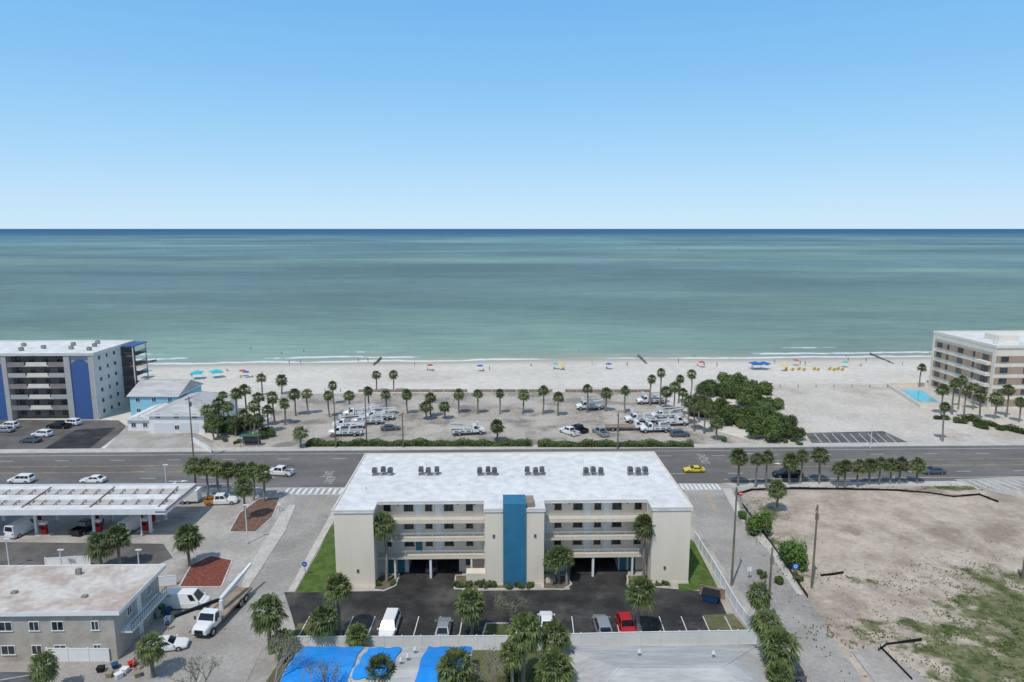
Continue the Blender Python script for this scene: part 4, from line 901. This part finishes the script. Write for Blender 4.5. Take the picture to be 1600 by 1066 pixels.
    if rack:
        b=MB(); b.box(rear+.1,rb_-.1,-w*.8,-w*.75,1.8,1.86); b.box(rear+.1,rb_-.1,w*.75,w*.8,1.8,1.86)
        for x in (rear+.1,rb_-.2):
            for s in (-1,1): b.box(x,x+.06,s*w*.78-.03,s*w*.78+.03,belt,1.8)
        b.build('ladder_rack','black',o)
    return o
car('minivan','car_white','white van parked at the left end of the bays',609,985,-92,cat='van')
car('sedan','car_silver','pale silver sedan parked right of the white van',693,988,90); car('sedan','car_white','white sedan parked right of the grey-leaved tree',854,978,90)
car('suv','car_silver','silver SUV parked beside the red car',941,985,93); car('hatch','car_red','red car parked beside the silver SUV',978,984,-86)
car('suv','car_grey','dark SUV half hidden by palms at the bottom right',1222,1062,178); car('sedan','car_grey','grey car parked under the apartment block left tunnel',676,886,92)
car('suv','car_white','white SUV driving at the left edge of the main road',34,754,180,name='moving_car'); car('sedan','car_white','white sedan on the main road behind the station canopy',146,754,180,name='moving_car')
car('pickup','car_white','white pickup turning near the station corner',437,742,170,cat='pickup',name='moving_car',rack=True); car('sports','car_yellow','yellow sports car on the main road right of the white roof',1084,737,181,name='moving_car')
car('pickup','car_black','black pickup passing behind the roadside palms',1230,745,181,cat='pickup',name='moving_car'); car('sedan','car_grey','dark grey sedan near the right end of the main road',1457,740,181,name='moving_car')
car('cargo','car_white','white cargo van parked beside the flat-roofed building',293,948,2,cat='van'); car('sedan','car_white','white sedan parked in the yard beside the flat-roofed building',262,1014,12)
for k,(kd,pt,px,py,rt_,l) in enumerate((('suv','car_white',14,669,175,'white SUV at the left edge of the condo parking'),('suv','car_white',112,664,170,'white car behind the black pickup at the condo'),('pickup','car_black',92,669,175,'black pickup parked at the condo'),('suv','car_white',66,682,172,'white car in the middle of the condo parking'),('sedan','car_grey',48,691,175,'dark sedan nearest the road at the condo'),('sedan','car_silver',8,675,172,'silver car in the second row at the condo'))): car(kd,pt,l,px,py,rt_,cat='car')
car('cargo','car_white','white van in the left bay under the station canopy',38,832,80,cat='van'); car('pickup','car_black','black pickup in the middle bay under the canopy',137,828,80,cat='pickup'); car('cargo','car_white','white van in the right bay under the canopy',210,826,82,cat='van')
car('pickup','car_white','white pickup with black ladder rack left of the pale one in the sandy car park',889,678,128,cat='pickup',rack=True); car('pickup','car_silver','pale pickup in the middle of the sandy car park',938,679,112,cat='pickup',rack=True); car('pickup','car_black','black pickup just right of the white racked pickup in the sandy car park',903,674,128,cat='pickup')
car('suv','car_grey','dark SUV between the utility trucks near the thicket',1062,682,8); car('sedan','car_grey','dark car behind the left group of utility trucks',610,672,10)
car('pickup','car_white','white work pickup with orange bed on the station forecourt',347,787,8,cat='pickup',rack=True,bedm='car_orange')
p=P(293,785); o=thing('box_trailer','white box trailer behind the work pickup with orange bed','trailer',p,R(3)); MB().box(-2.3,2.3,-1.05,1.05,.55,2.6).build('body','white',o); MB().bar((2.3,0,.6),(3.4,0,.5),.12).build('hitch','metal',o)
for x in (-.4,.5):
    for s in (-1,1): wheel(o,x,s*1.0,.34)
def truck(label,px,py,rot,boom=1,bed='white',sc=1.06,long=0,up=0):
    o=thing('bucket_truck' if boom else 'flatbed_truck',label,'utility truck',P(px,py),R(rot),'utility trucks'); o.scale=(sc,)*3
    MB().box(-3.9-long,3.4,-.45,.45,.6,.85).build('chassis','black',o)
    def rg(x,w,zb,zt): return [(x,-w,zb),(x,w,zb),(x,w,zt-.15),(x,w*.88,zt),(x,-w*.88,zt),(x,-w,zt-.15)]
    MB().loft([rg(2.2,1.0,.7,1.6),rg(3.2,.95,.7,1.5),(rg(3.75,.85,.75,1.32))]).build('hood','car_white',o)
    MB().loft([[(.9,-1.05,.8),(2.35,-1.05,.8),(2.35,1.05,.8),(.9,1.05,.8)],[(.9,-1.07,1.5),(2.35,-1.07,1.5),(2.35,1.07,1.5),(.9,1.07,1.5)],[(.95,-.92,2.3),(1.85,-.92,2.3),(1.85,.92,2.3),(.95,.92,2.3)]]).build('cab','car_white',o)
    g=MB(); panel(g,[(2.35,-1.07,1.5),(2.35,1.07,1.5),(1.85,.92,2.3),(1.85,-.92,2.3)],.06,.94,.05,.9); g.build('windshield','glass_car',o)
    for s in (-1,1):
        g=MB(); panel(g,[(.9,s*1.07,1.5),(2.35,s*1.07,1.5),(1.85,s*.92,2.3),(.95,s*.92,2.3)],.25,.92,.05,.85,.015 if s<0 else -.015); g.build('side_window','glass_car',o)
        b=MB(); b.box(-3.9-long,.7,s*1.15-.22 if s>0 else -1.17,1.17 if s>0 else -1.15+.22,.85,1.42 if bed=='white' else 1.1); lk=b.build('locker','car_white' if bed=='white' else 'rust',o)
        if bed=='white':
            for k in range(3):
                x=-3.4+k*1.4; MB().box(x,x+1.0,s*1.175-.01,s*1.175+.01,.95,1.33).build('locker_door','metal',lk)
        MB().box(3.6,3.78,s*.6-.15,s*.6+.15,1.0,1.2).build('headlight','light_head',o); MB().box(-3.95-long,-3.9-long,s*.9-.12,s*.9+.12,.9,1.1).build('taillight','light_tail',o)
        wheel(o,2.7,s*.98,.5,.28); wheel(o,-2.2-long*.5,s*.95,.5,.5); MB().box(2.2,2.3,s*1.3-.08,s*1.3+.08,1.6,2.0).build('mirror','black',o)
        if long: wheel(o,-3.4-long*.5,s*.95,.5,.5)
        MB().box(-3.6,-3.4,s*1.2-.1,s*1.2+.1,.1,.84).build('outrigger','metal',o)
    MB().box(-3.9-long,.7,-.93,.93,.86,1.0).build('deck','wood_pale' if bed!='white' else 'frame_dark',o)
    MB().box(3.74,3.8,-.5,.5,.8,1.25).build('grille','black',o)
    if boom:
        MB().tube((-1.0,0,1.0),(-1.0,0,2.2),.3,.24,12).build('turret','car_white',o)
        if up:
            MB().bar((-1,0,2.3),(-5.5,.3,3.1),.45,.45).build('lower_boom','metal_white',o); MB().bar((-4.5,.25,2.95),(-7.4,.45,3.5),.3,.3).build('upper_boom','white',o)
            MB().bar((-1,-.3,2.2),(3.9,-2.6,2.9),.32,.34).build('jib','black',o)
        else:
            MB().bar((-1,.1,2.3),(-4.4,.1,2.75),.2,.24).build('lower_boom','car_white',o); MB().bar((-4.4,-.25,3.05),(1.7,-.25,2.85),.16,.2).build('upper_boom','metal_white',o)
            b=MB(); b.loft([[(1.7,-.8,2.35),(2.3,-.8,2.35),(2.3,-.2,2.35),(1.7,-.2,2.35)],[(1.65,-.85,3.2),(2.35,-.85,3.2),(2.35,-.15,3.2),(1.65,-.15,3.2)]]); b.build('bucket','metal_white',o)
    return o
for i,(px,py,rt_,l) in enumerate(((540,681,185,'white bucket truck nearest the road left of the group'),(574,663,188,'white bucket truck behind the nearest left one'),(592,656,183,'white bucket truck at the right of the left group'),(560,651,187,'white bucket truck at the back of the left group'),(732,679,10,'white bucket truck alone in the middle of the sandy car park'),(922,640,185,'white bucket truck near the beach side of the car park'),(1016,631,185,'white bucket truck among the palms beside the thicket'),(1050,665,8,'white bucket truck at the right end of the right group'),(1024,675,186,'white bucket truck in front of the right group'),(1000,660,184,'white bucket truck behind the flatbed'),(1040,655,186,'white bucket truck at the back of the right group'),(545,669,184,'white bucket truck between the near and far rows of the left group'))): truck(l,px,py,rt_)
truck('brown flatbed truck parked at the right of the sandy car park',985,672,2,boom=0,bed='rust',long=2)
truck('large crane truck with low boom and wooden bed in the left side street',340,972,-97,boom=1,bed='rust',long=2.2,up=1,sc=1.1)
for i in range(14):
    p=P(1135+i*28 if i<10 else 460+(i-10)*24,606 if i<10 else 612); o=MB().tube((0,0,0),(0,0,1.0),.12,.1,8); tag(o.build('timber_post','wood',loc=p),f"{ORD[i+1] if i<10 else ORD[i-9]} short timber post {'right of the thicket' if i<10 else 'left of the timber wall'} at the landward edge of the beach",'post','timber posts at the beach edge')
# ---------------------------------------------------------------- beach
def person_mesh(pose):
    if pose==0: J=[(0,0,.92),(0,0,1.15),(0,0,1.42),(0,0,1.52),(0,-.01,1.66),(.2,0,1.40),(.26,.02,1.12),(.28,-.03,.86),(-.2,0,1.40),(-.26,.02,1.12),(-.28,-.03,.86),(.1,0,.88),(.12,-.02,.48),(.12,.02,.06),(.12,-.14,.03),(-.1,0,.88),(-.12,-.02,.48),(-.12,.02,.06),(-.12,-.14,.03)]
    elif pose==1: J=[(0,0,.92),(0,-.02,1.15),(0,-.03,1.42),(0,-.04,1.52),(0,-.06,1.66),(.2,-.03,1.40),(.27,.12,1.15),(.26,.02,.92),(-.2,-.03,1.40),(-.27,-.15,1.16),(-.26,-.3,.98),(.1,0,.88),(.12,-.22,.5),(.12,-.25,.06),(.12,-.4,.04),(-.1,0,.88),(-.12,.12,.5),(-.12,.34,.12),(-.12,.24,.03)]
    else: J=[(0,0,.12),(0,.06,.35),(0,.1,.62),(0,.1,.72),(0,.08,.86),(.2,.1,.6),(.3,.15,.36),(.25,.2,.08),(-.2,.1,.6),(-.3,.15,.36),(-.25,.2,.08),(.1,0,.12),(.14,-.35,.42),(.13,-.6,.06),(.13,-.74,.04),(-.1,0,.12),(-.14,-.35,.42),(-.13,-.6,.06),(-.13,-.74,.04)]
    E=[(0,1),(1,2),(2,3),(3,4),(2,5),(5,6),(6,7),(2,8),(8,9),(9,10),(0,11),(11,12),(12,13),(13,14),(0,15),(15,16),(16,17),(17,18)]
    rad=[.13,.12,.14,.055,.1,.065,.045,.03,.065,.045,.03,.1,.065,.04,.035,.1,.065,.04,.035]
    me=bpy.data.meshes.new('b'); me.from_pydata(J,E,[]); o=bpy.data.objects.new('b',me); C.objects.link(o)
    m=o.modifiers.new('s','SKIN'); 
    if not me.skin_vertices: 
        bpy.context.view_layer.objects.active=o; bpy.ops.mesh.customdata_skin_add()
    for i,sv in enumerate(me.skin_vertices[0].data): sv.radius=(rad[i],rad[i]*.85); sv.use_root=(i==0)
    o.modifiers.new('u','SUBSURF').levels=1; bpy.context.view_layer.update()
    r=bpy.data.meshes.new_from_object(o.evaluated_get(bpy.context.evaluated_depsgraph_get())); bpy.data.objects.remove(o)
    r.materials.clear(); r.materials.append(K['skin']); r.name='body'; return r,J
try: PM=[person_mesh(i) for i in range(3)]
except Exception as ex: print('person fail',ex); PM=[]
def person(px,py,label,pose,cl='cloth_dark',z=0,top=None):
    if not PM: return
    me,J=PM[pose]; o=thing('person',label,'person',P(px,py,z),rnd.uniform(0,6.28),None); link('body',me,o)
    b=MB(); c=Vector(J[0])
    for k in (11,15): b.tube(c+Vector(((.04 if k==11 else -.04),0,.06)),Vector(J[k]).lerp(Vector(J[k+1]),.45),.15,.105,10)
    b.build('shorts',cl,o)
    if top: 
        MB().tube(Vector(J[0])+Vector((0,0,.05)),Vector(J[2])+Vector((0,0,.03)),.17,.19,10).build('shirt',top,o)
    h=MB(); hd=Vector(J[4]); h.tube(hd+Vector((0,0,.02)),hd+Vector((0,.01,.13)),.112,.06,10); h.build('hair','cloth_dark',o)
pl=[(376,590,2),(395,590,2),(410,588,0),(668,579,2),(676,580,2),(755,580,2),(765,579,0),(866,577,2),(880,577,2),(948,576,2),(1090,572,2),(1100,573,0),(1175,574,2),(1250,570,0),(1258,571,1),(1325,565,1),(1345,572,2),(1353,566,0),(560,566,1),(575,566,0),(470,569,0),(452,570,1),(925,569,0),(1210,568,1),(355,580,2),(1410,572,0),(300,590,0),(1120,574,1),(648,572,0),(830,572,2),(980,573,1),(1060,567,0)]
cls=['cloth_dark','cloth_red','cloth_blue']
for i,(px,py,ps) in enumerate(sorted(pl)): person(px,py,f"{ORD[min(i+1,28)] if i<28 else ['fourth last','third last','second last','last'][i-28]} beachgoer from the left {['standing','walking','sitting'][ps]} on the sand in {['dark','red','blue'][i%3]} shorts",ps,cls[i%3])
for i,(px,py) in enumerate(((95,545),(392,548),(440,556),(475,552),(640,548),(905,552),(1085,560),(1322,560))): person(px,py,f"{ORD[i+1]} swimmer from the left standing waist deep in the sea",0,'cloth_blue',-1.3)
person(212,1050,'person in red shirt standing beside the crates in the yard',0,'cloth_dark',0,'cloth_red'); person(262,985,'person in blue shirt walking in the yard left of the crane truck',1,'cloth_dark',0,'cloth_blue')
def umbrella(px,py,m,label,r=1.3,tent=False):
    p=P(px,py); o=thing('beach_tent' if tent else 'beach_umbrella',label,'tent' if tent else 'umbrella',p,rnd.uniform(0,1))
    if tent:
        b=MB(); b.add([(-1.9,-1.9,2.1),(1.9,-1.9,2.1),(1.9,1.9,2.1),(-1.9,1.9,2.1),(0,0,2.9)],[(0,1,4),(1,2,4),(2,3,4),(3,0,4)]); b.box(-1.9,1.9,-1.92,-1.9,1.85,2.1); b.box(-1.9,1.9,1.9,1.92,1.85,2.1); b.build('canopy',m,o)
        for q in ((-1.85,-1.85),(1.85,-1.85),(1.85,1.85),(-1.85,1.85)): MB().tube((q[0],q[1],0),(q[0],q[1],2.1),.03,.03,6).build('leg','metal_white',o)
    else:
        n=8; b=MB(); b.v=[(0,0,2.35)]+[(r*math.cos(6.283*i/n),r*math.sin(6.283*i/n),1.85) for i in range(n)]+[(r*.55*math.cos(6.283*i/n),r*.55*math.sin(6.283*i/n),2.2) for i in range(n)]
        b.f=[(0,1+n+i,1+n+(i+1)%n) for i in range(n)]+[(1+n+i,1+i,1+(i+1)%n,1+n+(i+1)%n) for i in range(n)]; b.build('canopy',m,o); MB().tube((0,0,0),(.1,0,2.4),.025,.025,6).build('pole','white',o)
for px,py,m,l in ((385,590,'um_blue','blue beach umbrella near the palms at left'),(379,588,'um_red','red beach umbrella left of the blue one'),(672,579,'um_red','red umbrella on the sand left of centre'),(750,580,'um_blue','blue umbrella at the centre of the beach'),(877,578,'um_yellow','yellow umbrella right of centre'),(868,577,'um_aqua','aqua umbrella beside the yellow one'),(951,577,'um_blue','blue umbrella alone right of centre'),(1096,574,'um_red','red umbrella near the thicket'),(1243,571,'um_red','dark red umbrella behind the yellow loungers'),(1225,580,'um_yellow','yellow umbrella left of the yellow loungers'),(1320,574,'um_aqua','aqua umbrella at the right of the loungers')): umbrella(px,py,m,l,1.25)
for px,py,m,l in ((226,590,'um_aqua','aqua beach tent beside the condo'),(308,592,'um_aqua','left aqua tent of the pair behind the beach houses'),(338,590,'um_aqua','right aqua tent of the pair behind the beach houses'),(1180,577,'um_blue','left blue beach tent beyond the thicket'),(1192,577,'um_blue','right blue beach tent beyond the thicket')): umbrella(px,py,m,l,tent=True)
for i,(px,py) in enumerate([(1228,578),(1238,579),(1248,578),(1256,579),(1272,578),(1278,579),(1296,578),(1303,579),(1309,578),(1316,579)]):
    o=thing('beach_lounger',f"{ORD[i+1]} yellow beach lounger from the left on the right part of the beach",'lounger',P(px,py),R(80),'yellow beach loungers'); MB().box(-.6,1.2,-.4,.4,.3,.4).build('seat','um_yellow',o); b=MB(); b.bar((-.65,0,.42),(-1.12,0,1.2),.8,.06); b.build('backrest','um_yellow',o)
    for q in ((-.5,-.35),(1.1,-.35),(1.1,.35),(-.5,.35)): MB().box(q[0]-.03,q[0]+.03,q[1]-.03,q[1]+.03,0,.3).build('leg','white',o)
for (a,c,l) in (((584,570),(596,558),'dark rock groyne running into the sea left of centre'),((1010,568),(997,554),'dark rock groyne running into the sea right of centre'),((1396,568),(1360,552),'dark timber groyne at the right end of the beach'),((205,572),(244,562),'rock groyne beside the grey condo')):
    b=MB(); p,q=P(*a),P(*c); n=22; r=random.Random(int(a[0]))
    for k in range(n*2):
        s=p.lerp(q,k/(n*2)); x,y=s.x+r.uniform(-.3,.3),s.y; e=r.uniform(.25,.5)
        b.loft([[(x+e*math.cos(t)*r.uniform(.7,1.1),y+e*math.sin(t)*r.uniform(.7,1.1),-1) for t in [6.283*i/6 for i in range(6)]],[(x+e*.7*math.cos(t),y+e*.7*math.sin(t),r.uniform(-.1,.3)) for t in [6.283*i/6 for i in range(6)]]])
    tag(b.build('groyne','rock'),l,'groyne')
def boat(px,py,label,L=9):
    p=P(px,py,-.5); o=thing('motor_boat',label,'boat',p,R(10)); s=L/8; rings=[]
    for x,w,zk,zt in ((-4,1.2,-.1,1),(-1,1.35,-.2,1.05),(2,1.1,-.1,1.25),(4,.1,.6,1.5)): rings.append([(x*s,-w*s,zt*s),(x*s,-w*.6*s,zk*s),(x*s,w*.6*s,zk*s),(x*s,w*s,zt*s)])
    MB().loft(rings).build('hull','white',o); MB().loft([[(-1.5*s,-.8*s,1.0*s),(1.2*s,-.8*s,1.0*s),(1.2*s,.8*s,1.0*s),(-1.5*s,.8*s,1.0*s)],[(-1.3*s,-.7*s,2.2*s),(.5*s,-.7*s,2.2*s),(.5*s,.7*s,2.2*s),(-1.3*s,.7*s,2.2*s)]]).build('cabin','glass',o); MB().box(-1.5*s,.7*s,-.85*s,.85*s,2.21*s,2.35*s).build('cabin_roof','white',o)
    b=MB(); b.box(-14*s,-4.5*s,-1.2*s,1.2*s,-.02,.15); b.build('wake','white',o)
for px,py,l in ((262,388,'small white motor boat offshore at left'),(1060,390,'small motor boat offshore right of centre'),(168,368,'distant boat near the horizon at left'),(1315,366,'distant boat near the horizon at right'),(930,360.5,'tiny distant ship on the horizon'),(487,383,'small white boat offshore left of centre')): boat(px,py,l,9 if py>370 else 22)
# ---------------------------------------------------------------- light, world, camera
EL=R(60); az=Vector((-.42,-.8)).normalized()
sd=Vector((az.x*math.cos(EL),az.y*math.cos(EL),math.sin(EL)))
L_=bpy.data.lights.new('sun','SUN'); L_.energy=2.75; L_.angle=R(.8); L_.color=(1,.945,.865)
lo=bpy.data.objects.new('sun',L_); C.objects.link(lo); lo.rotation_euler=sd.to_track_quat('Z','Y').to_euler()
w=bpy.data.worlds.new('World'); bpy.context.scene.world=w; w.use_nodes=True; n=w.node_tree.nodes; l=w.node_tree.links
sk=n.new('ShaderNodeTexSky'); sk.sky_type='NISHITA'; sk.sun_disc=False; sk.sun_elevation=EL; sk.sun_rotation=math.atan2(sd.x,sd.y); sk.altitude=0; sk.air_density=1.0; sk.dust_density=.3; sk.ozone_density=1.5
tc=n.new('ShaderNodeTexCoord'); sx=n.new('ShaderNodeSeparateXYZ'); l.new(tc.outputs['Generated'],sx.inputs[0])
rp=n.new('ShaderNodeValToRGB'); e=rp.color_ramp; e.interpolation='LINEAR'
cs=[(0,(.60,.80,.965)),(.035,(.53,.765,.97)),(.10,(.39,.68,.96)),(.20,(.25,.56,.92)),(.32,(.165,.46,.87)),(.5,(.20,.37,.62)),(1,(.26,.37,.52))]
e.elements[0].position=0; e.elements[0].color=(*cs[0][1],1); e.elements[1].position=1; e.elements[1].color=(*cs[-1][1],1)
for p,c in cs[1:-1]: q=e.elements.new(p); q.color=(*c,1)
l.new(sx.outputs['Z'],rp.inputs[0])
sc_=n.new('ShaderNodeVectorMath'); sc_.operation='SCALE'; sc_.inputs['Scale'].default_value=1/.13; l.new(rp.outputs[0],sc_.inputs[0])
mx=n.new('ShaderNodeMix'); mx.data_type='RGBA'; mx.inputs[0].default_value=.94; l.new(sk.outputs[0],mx.inputs[6]); l.new(sc_.outputs[0],mx.inputs[7])
bg=n['Background']; bg.inputs['Strength'].default_value=.13; l.new(mx.outputs[2],bg.inputs['Color'])
cam=bpy.data.cameras.new('camera'); cam.lens=24.0*1067/1066.67; cam.sensor_width=36; cam.clip_end=200000; cam.clip_start=1
co=bpy.data.objects.new('camera',cam); C.objects.link(co); co.location=(0,0,H); co.rotation_euler=(math.pi/2-PITCH,0,0); bpy.context.scene.camera=co
s=bpy.context.scene; s.view_settings.view_transform='Standard'; s.view_settings.look='None'; s.view_settings.exposure=0
